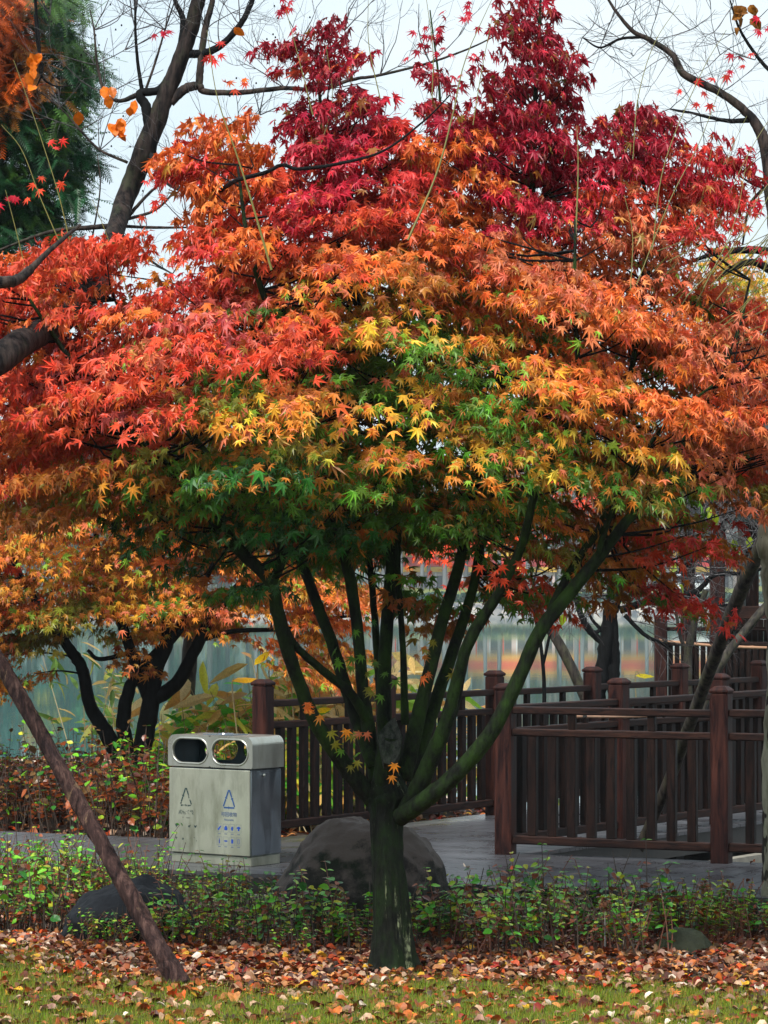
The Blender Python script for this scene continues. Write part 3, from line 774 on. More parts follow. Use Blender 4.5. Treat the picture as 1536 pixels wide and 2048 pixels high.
def build_map(rows):
    h, w_ = len(rows), max(len(r) for r in rows); m = np.zeros((h, w_)); c = np.zeros((h, w_, 3))
    for i, r in enumerate(rows):
        for j, ch in enumerate(r):
            if ch in PAL: m[i, j] = 1; c[i, j] = PAL[ch]
    return m, c
def sample_map(m, c, u, v):
    """jittered nearest colour"""
    h, w_ = m.shape; j = np.clip(np.floor(u + rng.uniform(-.45, .45, u.shape)).astype(int), 0, w_ - 1); i = np.clip(np.floor(v + rng.uniform(-.4, .4, v.shape)).astype(int), 0, h - 1)
    ok = m[i, j] > 0
    j0 = np.clip(np.floor(u).astype(int), 0, w_ - 1); i0 = np.clip(np.floor(v).astype(int), 0, h - 1)
    i = np.where(ok, i, i0); j = np.where(ok, j, j0); return c[i, j], m[i0, j0]

def crown(rows, x0, y0, cell, Yc, thick, per_cell, leaf, nper, axis, density=None, inner=None, seedcol=.12, disc=.17, green_inside=True, tmpl=STAR, face=.6, shelf=8):
    """leaf sprays filling the crown's volume; returns Geo and the spray centres"""
    m, c = build_map(rows); h, w_ = m.shape; g = Geo(); cen = []
    I, J = np.nonzero(m); reps = np.array([per_cell if density is None else max(1, int(round(per_cell * density(x0 + (j + .5) * cell, y0 + (i + .5) * cell)))) for i, j in zip(I, J)])
    I = np.repeat(I, reps); J = np.repeat(J, reps); n = len(I)
    u = J + rng.uniform(0, 1, n); v = I + rng.uniform(0, 1, n)
    px = x0 + u * cell; py = y0 + v * cell
    T = thick(px, py); e = rng.uniform(-1, 1, n); lowz = (py > 990) & green_inside & (px > 690) & (px < 1330); e = np.where(lowz, rng.uniform(-.25, 1, n), e); dep = T * e
    Y = Yc + dep
    C = np.stack([(px - CX) * Y / F, Y, HC - (py - HY) * Y / F], 1)
    col, _ = sample_map(m, c, u, v)
    if shelf > 1:
        # sprays gather on flat tiers that droop outwards, all of a tier much the same colour
        low = py > 520; ids = np.nonzero(low)[0]; ids = ids[rng.uniform(0, 1, len(ids)) < .68]; k_ = max(1, len(ids) // shelf); heads = rng.choice(ids, k_, replace=False)
        own = heads[rng.integers(0, k_, len(ids))]; r_ = .36 * np.sqrt(rng.uniform(0, 1, len(ids))); a_ = rng.uniform(0, 2 * np.pi, len(ids))
        oo = unit(np.c_[C[own, 0] - axis[0], C[own, 1] - axis[1]]); rad_ = r_ * np.cos(a_)
        base_ = C[own].copy(); C[ids] = base_ + np.c_[r_ * np.cos(a_) * oo[:, 0] - r_ * np.sin(a_) * oo[:, 1], r_ * np.cos(a_) * oo[:, 1] + r_ * np.sin(a_) * oo[:, 0], -.28 * rad_ - .25 * r_ ** 2 + .045 + rng.normal(0, .02, len(ids))]
        yy = (np.abs(col[heads] - PAL['y']).sum(1) < 1e-6); q = rng.uniform(0, 1, k_)
        hc = col[heads].copy(); hc[yy & (q < .28)] = PAL['O']; hc[yy & (q > .84)] = PAL['v']; hc[yy & (q > .93)] = PAL['g']
        lut = {h_: i for i, h_ in enumerate(heads)}; hi = np.array([lut[o_] for o_ in own])
        keep = rng.uniform(0, 1, len(ids)) < .65; nc = hc[hi]; pn = CX + C[ids, 0] * F / C[ids, 1]; qn = HY - (C[ids, 2] - HC) * F / C[ids, 1]; c2_, m2_ = sample_map(m, c, (pn - x0) / cell, (qn - y0) / cell); keep &= m2_ > 0; nc[keep] = c2_[keep]; nc = nc * np.exp(rng.normal(0, .14, k_))[hi][:, None]; col[ids] = nc
        e[ids] = e[own]; px = CX + C[:, 0] * F / C[:, 1]; py = HY - (C[:, 2] - HC) * F / C[:, 1]
    if green_inside:
        ins = np.clip((e + .6) / .8, 0, 1) * np.exp(-((px - 800) / 430.) ** 2) * np.clip((py - 560) / 200, 0, 1)
        gcol = PAL['G'] * .3 + PAL['g'] * .85
        k = (rng.uniform(0, 1, n) < ins * .8)[:, None]; col = np.where(k, gcol * rng.uniform(.7, 1.3, (n, 1)), col)
        # the back of the crown elsewhere is duller and browner
        k = (rng.uniform(0, 1, n) < .35 * np.clip(e, 0, 1) * np.clip((py - 500) / 300, 0, 1))[:, None]; col = np.where(k, PAL['b'] * rng.uniform(.6, 1.1, (n, 1)), col)
    out = unit(np.c_[C[:, 0] - axis[0], C[:, 1] - axis[1], np.zeros(n)])
    # expand sprays
    nl = rng.poisson(nper, n).clip(6); idx = np.repeat(np.arange(n), nl); N = len(idx)
    o = out[idx]; side = np.stack([-o[:, 1], o[:, 0], np.zeros(N)], 1)
    dsc = (disc * np.interp(py, [380, 520], [.62 if green_inside else 1, 1]))[idx]; r = dsc * np.sqrt(rng.uniform(0, 1, N)); th = rng.uniform(0, 2 * np.pi, N)
    a, b = r * np.cos(th) * 1.25, r * np.sin(th)
    tilt = rng.normal(.25, .16, n)[idx]
    pos = C[idx] + o * a[:, None] + side * b[:, None]; pos[:, 2] += -a * tilt - .5 * r * r / disc * .5 + rng.normal(0, .018, N)
    up = np.array([0, 0, 1.0])
    nr = up * .62 + o * face + rng.normal(0, .42, (N, 3))
    tip = o * .55 - up * .75 + side * (b / disc)[:, None] * .5 + rng.normal(0, .38, (N, 3))
    cl = col[idx] * np.exp(rng.normal(0, seedcol, (n, 1)))[idx] * np.exp(rng.normal(0, .16, (N, 1)))
    cl = cl * np.exp(rng.normal(0, 1, (N, 3)) * np.array([.05, .16, .14]))
    # single odd leaves taking a neighbour's colour
    sw = rng.uniform(0, 1, N) < .12; cl[sw] = col[rng.permutation(N)[:sw.sum()] % n] * .5 + cl[sw] * .5
    # turning leaves: green or rosy ones among the yellow and orange
    yel = (col[idx][:, 1] > .22) & (col[idx][:, 0] > .6); q = rng.uniform(0, 1, N)
    k = yel & (q < .12); cl[k] = PAL['g'] * rng.uniform(.9, 1.9, (k.sum(), 1)) + PAL['y'] * .12; k = yel & (q > .12) & (q < .2); cl[k] = (cl[k] + PAL['v'] * 1.5) * .5; k = yel & (q > .86); cl[k] = PAL['p'] * rng.uniform(.8, 1.2, (k.sum(), 1))
    gr = col[idx][:, 0] < .2; k = gr & (q > .86) & green_inside; cl[k] = PAL['O'] * rng.uniform(.4, 1.0, (k.sum(), 1))
    lum = cl.mean(1, keepdims=True); cl = cl * .97 + lum * .03 + .003
    sz = leaf * np.exp(rng.normal(0, .24, N))
    tk = rng.choice(3, N, p=[.5, .2, .3]); cl = np.clip(cl, 0, .95)
    for q_, tm_ in enumerate((tmpl, STAR5, STARC)): b_ = tk == q_; scatter(g, tm_, pos[b_], tip[b_], nr[b_], sz[b_], cl[b_])
    print('leaves', N)
    return g, C

YM = 15.9
base = P(785, 1925, 15.75)
maple = empty('maple_tree', (base[0], base[1], float(gz(base[0], base[1]))), label='large many stemmed maple in the middle with red, orange and yellow leaves', cat='tree')
mo = np.array(maple.location)
# trunk
g = Geo()
n = 70; zt = np.linspace(0, 1, n); tp = smooth_path([P(784, 1945, YM - .1), P(783, 1850, YM - .1), P(776, 1740, YM - .1), P(772, 1640, YM - .05), P(778, 1580, YM)], n)
rad = np.interp(zt, [0, .06, .2, .55, .8, .93, 1], [.155, .128, .108, .086, .093, .125, .10])
sides = 72; th = np.linspace(0, 2 * np.pi, sides, endpoint=False)
rr = rad[:, None] * (1 + .06 * np.sin(3 * th + .5)[None] + .05 * np.sin(5 * th + 2 + zt[:, None] * 2) + .03 * np.sin(8 * th + zt[:, None] * 5) + (.22 * np.sin(4 * th + 1)[None].clip(0)) * np.exp(-zt[:, None] * 14))
rr = rr * (1 + .035 * np.sin(13 * th[None] + 3 * np.sin(zt[:, None] * 6)) + .02 * np.sin(21 * th[None] + 5 * np.sin(zt[:, None] * 9 + 1)) + rng.normal(0, .008, rr.shape))
v = tp[:, None] + np.stack([rr * np.cos(th), rr * np.sin(th), np.zeros_like(rr)], -1)
v = v.reshape(-1, 3) - mo
i = np.arange(n - 1)[:, None] * sides; j = np.arange(sides)[None]; f = np.stack([i + j, i + (j + 1) % sides, i + sides + (j + 1) % sides, i + sides + j], -1).reshape(-1, 4)
vv = np.vstack([v, tp[-1] - mo + [0, 0, .03]]); f3 = [[n * sides, (n - 1) * sides + k, (n - 1) * sides + (k + 1) % sides] for k in range(sides)]
g.addmixed(vv, f3, f)
tube(g, np.array([P(778, 1640, YM), P(776, 1590, YM), P(778, 1545, YM + .05)]) - mo, [.1, .125, .07], 20, 14, lump=.06)
g.build('trunk', M_TRUNK, maple, smooth=True)
# sawn stub with pale cut face
g = Geo(); a = P(770, 1570, YM - .02) - mo; b = P(781, 1470, YM - .1) - mo
tube(g, [a, (a + b) / 2, b], [.075, .07, .07], 16, 10, lump=.05, cap=False); st = g.build('sawn_stub', M_BARK, maple, smooth=True)
g = Geo(); ax = unit(b - a); e1 = unit(np.cross(ax, [0, 1, .2])); nn_ = unit(ax * .35 + np.array([0, -1, .25])); e1 = unit(np.cross(nn_, [0, 0, 1.])); e2 = np.cross(e1, nn_)
cc_ = b + np.array([-.0, -.06, -.03]); poly = [cc_ + e1 * x * .08 + e2 * z * .15 for x, z in ((-.35, 1), (.2, .75), (.95, .25), (.75, -.2), (.5, -.9), (-.1, -1.0), (-.65, -.5), (-.8, .2))]
v = np.array(poly + [p - nn_ * .08 for p in poly]); k = len(poly)
if np.dot(np.cross(poly[1] - poly[0], poly[2] - poly[0]), nn_) < 0: fl = 1
f3 = [[0, i, i + 1] for i in range(1, k - 1)]; f4 = [[i, (i + 1) % k, k + (i + 1) % k, k + i] for i in range(k)]
g.addmixed(v, f3, f4); g.build('cut_face', bark_mat('weathered_cut_wood', (.008, .010, .008), (.05, .055, .045), (.02, .04, .012), .3, 40), maple)
LIMBS = [  # (px, py, Y), radii
 ([(745, 1600, 15.9), (690, 1530, 15.8), (635, 1450, 15.7), (590, 1345, 15.6), (556, 1230, 15.5), (540, 1165, 15.45), (470, 1090, 15.4), (395, 1000, 15.3), (300, 900, 15.2), (200, 800, 15.1), (120, 690, 15.1), (60, 600, 15)], [.05, .042, .038, .036, .038, .036, .034, .03, .025, .02, .014, .008]),
 ([(542, 1170, 15.45), (562, 1110, 15.5), (520, 1030, 15.6), (440, 940, 15.7), (350, 830, 15.8), (280, 720, 16), (230, 600, 16)], [.03, .026, .024, .022, .018, .012, .007]),
 ([(562, 1235, 15.5), (590, 1290, 15.6), (650, 1345, 15.7), (700, 1385, 15.8), (735, 1440, 15.9)], [.02, .021, .022, .024, .03]),
 ([(750, 1530, 15.9), (700, 1400, 16.0), (662, 1280, 16.1), (620, 1170, 16.2), (585, 1070, 16.3), (545, 960, 16.4), (500, 800, 16.5), (450, 620, 16.5), (430, 450, 16.5), (420, 290, 16.5)], [.045, .035, .032, .03, .028, .025, .022, .018, .012, .006]),
 ([(755, 1560, 15.95), (728, 1400, 15.9), (714, 1250, 15.9), (692, 1120, 15.9), (655, 990, 15.8), (600, 840, 15.6), (560, 690, 15.5), (500, 500, 15.4), (475, 330, 15.4)], [.045, .034, .032, .033, .032, .027, .022, .014, .006]),
 ([(778, 1560, 16.1), (768, 1400, 16.2), (774, 1250, 16.3), (785, 1100, 16.4), (790, 960, 16.4), (770, 780, 16.3), (700, 560, 16.2), (660, 380, 16.2), (640, 200, 16.2), (635, 100, 16.2)], [.05, .04, .037, .036, .032, .028, .022, .017, .01, .004]),
 ([(762, 1420, 16.3), (752, 1270, 16.4), (740, 1130, 16.6), (725, 1000, 16.8), (700, 850, 17)], [.022, .021, .019, .016, .01]),
 ([(810, 1450, 16.1), (806, 1300, 16.2), (796, 1150, 16.3), (800, 1040, 16.4), (830, 850, 16.5), (865, 600, 16.6), (872, 400, 16.6), (880, 200, 16.6), (860, 20, 16.6)], [.022, .018, .018, .017, .018, .017, .014, .008, .004]),
 ([(805, 1560, 15.95), (845, 1400, 16.0), (880, 1260, 16.1), (918, 1130, 16.2), (935, 1050, 16.3), (970, 880, 16.2), (1040, 640, 16.1), (1062, 450, 16.0), (1068, 250, 16.0), (1078, 60, 16.0), (1085, -60, 16.0)], [.05, .038, .034, .033, .03, .027, .023, .019, .014, .009, .005]),
 ([(815, 1560, 16.05), (865, 1420, 16.15), (910, 1290, 16.25), (945, 1180, 16.3), (965, 1080, 16.4), (1010, 930, 16.6), (1060, 780, 16.8), (1120, 600, 17), (1150, 450, 17)], [.05, .036, .032, .028, .026, .022, .018, .012, .006]),
 ([(812, 1620, 15.8), (850, 1545, 15.7), (890, 1450, 15.6), (912, 1370, 15.55), (940, 1280, 15.5), (1000, 1180, 15.45), (1045, 1085, 15.4), (1075, 970, 15.3), (1150, 800, 15.1), (1150, 600, 15), (1150, 440, 15)], [.048, .044, .036, .032, .033, .028, .026, .02, .017, .012, .006]),
 ([(862, 1520, 15.9), (905, 1430, 15.9), (925, 1340, 15.9), (936, 1290, 15.6)], [.028, .025, .022, .02]),
 ([(800, 1635, 15.75), (850, 1600, 15.6), (915, 1545, 15.5), (985, 1460, 15.4), (1040, 1350, 15.35), (1085, 1255, 15.3), (1170, 1150, 15.3), (1240, 1060, 15.3), (1320, 960, 15.4), (1400, 830, 15.5), (1470, 680, 15.6), (1500, 560, 15.7)], [.045, .046, .042, .038, .038, .039, .035, .03, .024, .018, .012, .006]),
 ([(1092, 1250, 15.3), (1120, 1180, 15.4), (1165, 1105, 15.6), (1205, 1040, 15.8), (1230, 900, 16), (1270, 700, 16.2), (1290, 500, 16.3), (1285, 330, 16.3), (1275, 200, 16.3)], [.026, .022, .021, .02, .019, .017, .013, .008, .004]),
 ([(1195, 1125, 15.3), (1210, 1060, 15.2), (1260, 950, 15.0), (1340, 840, 14.9), (1440, 760, 14.8)], [.02, .017, .014, .01, .006]),
 ([(1290, 560, 16.2), (1350, 450, 16.3), (1400, 380, 16.3), (1420, 300, 16.3)], [.012, .01, .007, .004]),
]
limb_pts = []
for arr, r_ in LIMBS:
    g = Geo(); w_ = ppath(arr) - mo; k = len(arr) * 7
    r_ = np.array(r_) * np.interp(np.array(arr)[:, 1], [900, 1250, 1500], [1, 1.0, 1.12])
    tube(g, w_, r_, 14, k, .035, lump=.045); g.build('limb', M_BARK, maple, smooth=True)
    sp = smooth_path(ppath(arr), k); limb_pts.append(sp[k // 3:])
limb_pts = np.concatenate(limb_pts); limb_pts = limb_pts[limb_pts[:, 2] > 2.0]
def th_main(px, py):
    t = np.interp(py, [0, 250, 420, 560, 800, 1000, 1200], [.22, .35, .75, 1.35, 1.75, 1.6, .9])
    return t * np.sqrt(np.clip(1 - ((px - 770) / 1150.) ** 2, .15, 1))
def dens_main(px, py):
    if py < 260: return .8 if px > 930 and px < 1180 else .62
    if py < 520: return 1.0
    if 380 < px < 720 and 880 < py < 1100: return 1.6
    if py > 1090: return .6
    if py > 1000: return 1.0
    return 1.25
g, cen = crown(MAPM, 0, 0, CELL, YM + .1, th_main, 5, .092, 21, (base[0], YM), dens_main)
# crown beyond the frame edges
side_rows = ["RR", "RR", "Rr", "RR", "RR", "RR", "bb", "bv"]
g2, c2 = crown(["ppp", "pRp", "opp", "Rpk", "oRp", "ppp", "pRo", "vbR", "bbb"], 1536, 620, CELL, YM, th_main, 6, .092, 20, (base[0], YM))
g3, c3 = crown(["RRR", "RRR", "RRr", "rRR", "RRR", "RRR", "bbR"], -150, 560, CELL, YM, th_main, 6, .092, 20, (base[0], YM))
gm = g
for q in (g2, g3):
    g.add(np.concatenate(q.v), np.concatenate(q.f3), np.concatenate(q.c))
# loose shoots with a few leaves
def loose(g, pts, cols, s=.09):
    pts = np.array(pts); n = len(pts)
    nr = np.array([0, -.75, .45]) + rng.normal(0, .35, (n, 3)); tip = np.array([0, -.1, -.9]) + rng.normal(0, .5, (n, 3))
    scatter(g, STAR, pts, tip, nr, s * rng.uniform(.8, 1.15, n), np.array(cols))
lp, lc = [], []
def cl(px, py, Y, n, sp, names):
    for _ in range(n): lp.append(P(px + rng.normal(0, sp), py + rng.normal(0, sp), Y + rng.normal(0, .05))); lc.append(PAL[names[rng.integers(len(names))]] * rng.uniform(.7, 1.2))
for a in ((690, 1325, 15.7, 7, 16, 'gvg'), (705, 1265, 15.7, 4, 18, 'gG'), (745, 1345, 15.8, 5, 14, 'gv'), (676, 1470, 15.5, 3, 14, 'vO'), (700, 1490, 15.5, 3, 12, 'vg'), (778, 1545, 15.6, 2, 8, 'O'),
          (715, 1470, 15.5, 3, 14, 'vp'), (712, 1520, 15.5, 3, 10, 'gv'), (850, 1320, 15.6, 5, 20, 'bo'), (870, 1305, 15.6, 3, 12, 'Ov'), (610, 1430, 15.4, 4, 14, 'oO'), (900, 1350, 15.6, 2, 9, 'bv'), (750, 1390, 15.7, 3, 10, 'vg'),
          (1020, 1170, 15.3, 8, 18, 'RR'), (990, 1150, 15.3, 6, 14, 'oR'), (860, 50, 16.6, 14, 22, 'cd'), (855, 120, 16.6, 12, 22, 'cd'), (940, 30, 16.4, 5, 14, 'cd'), (920, 110, 16.4, 4, 16, 'cd'), (572, 15, 16.2, 8, 11, 'cr'),
          (320, 75, 16.5, 3, 8, 'c'), (435, 90, 16.5, 3, 14, 'r'), (425, 120, 16.5, 3, 12, 'r'), (480, 160, 16.5, 5, 15, 'oR'), (300, 390, 16.5, 7, 22, 'Rr'), (1390, 170, 16.5, 6, 22, 'r'), (1480, 120, 16.5, 6, 25, 'dr'), (1490, 480, 16.5, 9, 25, 'rd'), (1440, 440, 16, 8, 22, 'rd'), (1395, 520, 16, 9, 22, 'rp'), (1525, 60, 16.4, 5, 14, 'd'),
          (100, 300, 16.5, 3, 15, 'r'), (20, 400, 16.5, 5, 14, 'd'), (65, 385, 16.5, 3, 12, 'R'), (120, 370, 16.5, 4, 12, 'R'), (330, 520, 16.2, 10, 24, 'oO'), (300, 580, 16.2, 10, 24, 'oO'), (360, 500, 16.2, 6, 20, 'oR')):
    cl(*a)
loose(g, lp, lc)
g.build('crown', M_LEAF, maple, origin=mo)
# twigs joining limbs to sprays
g = Geo()
allc = np.vstack([cen, c2, c3]); sel = rng.choice(len(allc), min(1000, len(allc)), replace=False)
for k in sel:
    c0 = allc[k]; dd_ = limb_pts - c0; dist = np.linalg.norm(dd_ * [1, 1, 1.0], axis=1) + (limb_pts[:, 2] > c0[2] - .12) * 1.0
    q = limb_pts[dist.argmin()]; l = np.linalg.norm(q - c0)
    if l > .85: continue
    mid = (q + c0) / 2 + np.array([0, 0, -.08 * l]) + rng.normal(0, .05 * l, 3)
    r0 = .004 + .006 * l
    tube(g, np.array([q, mid, c0]) - mo, [r0, r0 * .7, .0022], 4, 6, cap=False)
g.build('twigs', M_BLACKBARK, maple)
# green one-year shoots rising out of the crown
g = Geo()
SH = [[(545, 540), (500, 400), (470, 300), (430, 190), (415, 60)], [(820, 480), (870, 350), (905, 230), (930, 120), (985, 0)], [(1150, 560), (1153, 430), (1158, 330), (1150, 250)], [(1275, 570), (1340, 400), (1400, 280), (1450, 150)],
      [(1262, 580), (1265, 470), (1255, 390)], [(1270, 330), (1280, 200), (1310, 90), (1360, 10)], [(1400, 600), (1450, 500), (1500, 420), (1560, 330)], [(1380, 560), (1440, 420), (1500, 300), (1560, 210)], [(1420, 620), (1490, 520), (1560, 440)],
      [(1310, 500), (1330, 330), (1400, 150), (1450, 60)], [(130, 520), (80, 400), (40, 300), (0, 250)], [(140, 480), (110, 380), (70, 240), (30, 120)], [(940, 250), (960, 150), (985, 30)], [(620, 230), (600, 130), (575, 20)], [(865, 200), (860, 100), (850, -10)],
      [(300, 760), (260, 600), (215, 480), (190, 400)], [(60, 560), (30, 460), (15, 380)], [(760, 200), (740, 90), (730, 0)], [(1500, 560), (1540, 480)], [(1340, 640), (1400, 560), (1470, 510), (1560, 470)], [(640, 300), (660, 200), (655, 90)]]
for k, s_ in enumerate(SH):
    Y = 15.0 if k in (0, 1, 2, 3, 4, 9) else 15.7
    tube(g, np.array([P(x + rng.normal(0, 3), y, Y) for x, y in s_]) - mo, np.linspace(.007 if k < 3 else .0035, .0016, len(s_)), 5, 18, cap=False)
for k in range(46):
    x = rng.uniform(1290, 1500); y = rng.uniform(480, 700); l = rng.uniform(120, 330); an = math.radians(rng.uniform(18, 62))
    a = P(x, y, 15.8 + rng.normal(0, .5)); b = P(x + l * math.sin(an), y - l * math.cos(an), 15.8); m_ = (a + b) / 2 + np.array([.04, 0, -.03])
    tube(g, np.array([a, m_, b]) - mo, [.0025, .002, .0012], 4, 8, cap=False)
g.build('green_shoots', M_SHOOT, maple)
print('maple done')

# ------------------------------------------------------------------ orange maple behind, at left
MAPO = """
.........................
oooo..oo..............oo..
oooooOoooo..oo...oo..ooo..
oOOooooOoooooooooooooooo..
OooOoROOOooOOooOooOOooOo..
OooROOooOoOOoooOoooooOooo.
OoOOOoOOOOOOoOooOoooOOoo..
OOOOoOOOoyOooOoOO.oOooOo..
oOOoRoOOoOyOoyOO..oooOOoo.
OoOooRoOv.vbOyOOOo.oooOo..
OobyORoOOv.v.OoOOp..oOoo..
bvOoOOovv...vOb.....ooOo..
GvbovbOv....bb.......oO...
GGGvbOO..............OO...
..GG......................
""".strip('\n').split('\n')
YO = 25.5
ob = P(262, 1600, YO); m2 = empty('maple_tree', (ob[0], ob[1], float(gz(ob[0], ob[1]))), label='smaller orange leaved maple with black forked stems behind the steel bin', cat='tree'); mo2 = np.array(m2.location); lo = np.zeros((0, 3))
for arr, r_ in (([(268, 1660), (262, 1560), (285, 1490), (300, 1420), (312, 1340), (335, 1280), (330, 1200), (320, 1100), (330, 950)], [.13, .1, .085, .085, .07, .06, .055, .04, .02]),
                ([(250, 1640), (248, 1540), (215, 1470), (180, 1410), (165, 1340), (140, 1300), (90, 1230), (40, 1150), (0, 1050)], [.09, .085, .07, .06, .055, .05, .04, .03, .02]),
                ([(250, 1560), (252, 1490), (246, 1440), (262, 1370), (300, 1320), (350, 1270), (390, 1200), (430, 1120)], [.08, .07, .065, .055, .05, .045, .035, .02]),
                ([(285, 1480), (300, 1420), (275, 1340), (240, 1240), (210, 1170), (190, 1060)], [.05, .055, .05, .045, .04, .02]),
                ([(305, 1400), (350, 1370), (385, 1310), (420, 1240), (470, 1180), (560, 1100), (660, 1020)], [.07, .065, .055, .05, .04, .03, .02]),
                ([(262, 1305), (200, 1318), (175, 1300)], [.022, .02, .015]), ([(312, 1240), (270, 1245), (240, 1240)], [.03, .025, .02]),
                ([(400, 1280), (470, 1262), (560, 1258), (640, 1240), (720, 1230)], [.025, .022, .02, .016, .01])):
    lo = np.vstack([lo, smooth_path(ppath([(x, y, YO) for x, y in arr]), 30)[12:]]); g = Geo(); tube(g, ppath([(x, y, YO) for x, y in arr]) - mo2, r_, 12, len(arr) * 6, .04, lump=.04); g.build('stem', M_BLACKBARK, m2, smooth=True)
MAPO = [''.join('O' if ch == 'o' and random.random() < .45 else ch for ch in r_) for r_ in MAPO]
g, c_ = crown(MAPO, -260, 822, 40.0, YO + .2, lambda px, py: np.interp(py, [850, 1100, 1300, 1400], [1.2, 1.5, 1.1, .6]), 6, .10, 24, (ob[0], YO), green_inside=False, disc=.2)
g.build('crown', M_LEAF, m2, origin=mo2)
g = Geo()
for k in rng.choice(len(c_), 200, replace=False):
    dd_ = lo - c_[k]; a = lo[(np.linalg.norm(dd_, axis=1) + (dd_[:, 2] > 0) * .4).argmin()]
    if np.linalg.norm(a - c_[k]) > .8: continue
    tube(g, np.array([a, (a + c_[k]) / 2 + [0, 0, .03], c_[k]]) - mo2, [.01, .007, .003], 4, 6, cap=False)
g.build('twigs', M_BLACKBARK, m2)

# red maple farther back, glimpsed under the main crown
YR = 24.0
rb = P(1040, 1600, YR)
MAPR = """
.....RR...rR.........
..rRRRoRrRoRrr.......
.RRRroRrRR.rRoR......
..rRo.RrR.R..R.......
...Rr...R............
....R................
""".strip('\n').split('\n')
g, c_ = crown(MAPR, 770, 960, 34.0, YR, lambda px, py: .8 + 0 * px, 2, .09, 14, (rb[0], YR), green_inside=False, disc=.2)
m3 = empty('maple_tree', (P(1090, 1400, YR)[0], YR, -.5), label='red leaved maple growing low beyond the bridge, seen under the big crown', cat='tree'); mo3 = np.array(m3.location)
g.build('crown', M_LEAF, m3, origin=mo3)
g = Geo()
for arr, r_ in (([(1090, 1760), (1088, 1500), (1086, 1330), (1060, 1200), (1010, 1110), (930, 1060), (850, 1030)], [.05, .045, .035, .03, .022, .015, .01]), ([(1086, 1330), (1120, 1200), (1190, 1100), (1280, 1050), (1380, 1030)], [.03, .026, .02, .014, .008]), ([(1060, 1200), (1080, 1110), (1100, 1020)], [.02, .015, .008])):
    tube(g, ppath([(x, y, YR) for x, y in arr]) - mo3, np.array(r_) * .45, 8, len(arr) * 5, .05)
g.build('stem', M_BLACKBARK, m3, smooth=True)

# ------------------------------------------------------------------ bare leaning tree, upper left
bt = empty('bare_tree', P(-420, 1950, 14.4), label='bare leaning tree whose dark trunk slants up through the upper left', cat='tree'); bo = np.array(bt.location)
YB = 18.6
def T(arr, rad, m=M_GREYBARK, name='branch', sides=12, Y=YB, n=None, lump=.04, wob=.05):
    g = Geo(); tube(g, ppath([(a[0], a[1], a[2] if len(a) > 2 else Y) for a in arr]) - bo, rad, sides, n or len(arr) * 7, wob, lump=lump); return g.build(name, m, bt, smooth=True)
T([(-420, 1900, 14.4), (-380, 1500, 14.4), (-250, 1100, 14.4), (-100, 800, 14.4), (0, 716, 14.5), (60, 676, 14.9), (130, 635, 15.8), (190, 570, 17), (215, 510, 18), (250, 400), (290, 300), (325, 210), (360, 120), (390, 30), (410, -80), (425, -200)], [.15, .14, .12, .09, .078, .072, .068, .066, .062, .066, .07, .06, .054, .048, .042, .036], name='trunk', sides=18, m=M_DARKBARK)
T([(298, 305), (300, 255), (292, 215), (280, 187), (320, 178), (352, 130), (362, 100), (366, 40), (350, 0), (340, -60)], [.05, .042, .035, .03, .026, .03, .03, .02, .015, .01], M_BLACKBARK)
T([(362, 104), (400, 108), (440, 92), (480, 50), (505, 0), (520, -50)], [.03, .028, .024, .02, .016, .012], M_BLACKBARK)
T([(340, 205), (370, 178), (398, 172), (410, 183), (480, 185), (570, 176), (640, 180), (700, 160), (760, 150), (860, 125), (950, 92), (1010, 60)], [.035, .032, .028, .022, .018, .015, .013, .012, .01, .008, .006, .004], M_GREYBARK)
T([(398, 172), (402, 120), (410, 60), (425, 0), (430, -60)], [.025, .024, .022, .018, .012])
T([(303, 310, 18.5), (320, 350, 17.8), (360, 378, 16.8), (425, 386, 15.9), (470, 362, 15.3), (530, 345, 15.0), (565, 330, 15.0), (600, 338, 15.0), (690, 325, 15.0), (770, 300, 15.1), (850, 240, 15.2), (900, 190, 15.3)], [.018, .017, .016, .015, .0125, .011, .0105, .01, .009, .007, .005, .004], M_BLACKBARK)
T([(282, 186), (240, 202), (210, 185), (195, 130), (188, 60), (180, 20)], [.02, .013, .011, .009, .006, .004])
T([(284, 182), (275, 120), (271, 60), (270, -20)], [.014, .011, .009, .007], M_BLACKBARK)
T([(292, 178), (312, 120), (330, 60), (350, 0)], [.009, .008, .006, .004])
T([(250, 440), (300, 385), (345, 350)], [.014, .01, .006]); T([(250, 440), (310, 420), (350, 380), (368, 340)], [.012, .009, .007, .004])
T([(235, 452), (180, 455), (110, 462), (50, 480), (0, 500)], [.02, .017, .014, .01, .008]); T([(235, 452), (310, 455), (375, 455)], [.012, .01, .006])
T([(240, 470), (275, 490), (300, 520), (345, 548)], [.014, .011, .009, .005], M_BLACKBARK)
T([(60, 540, 14.6), (35, 560, 14.5), (0, 565, 14.4), (-60, 580, 14.4)], [.024, .028, .032, .036], M_GREYBARK); T([(60, 540, 14.6), (100, 500, 14.7), (160, 450, 15)], [.02, .014, .008])
T([(255, 325), (200, 300), (160, 260), (120, 215), (60, 170)], [.01, .009, .007, .005, .003])
T([(180, 500), (200, 380), (195, 310)], [.006, .005, .003]); T([(70, 30), (75, 90), (85, 140), (70, 180)], [.01, .009, .007, .004], M_BLACKBARK)
T([(68, -30), (74, 40), (80, 110), (82, 150), (110, 172), (150, 170)], [.01, .01, .009, .008, .006, .004], M_BLACKBARK)
g = Geo()
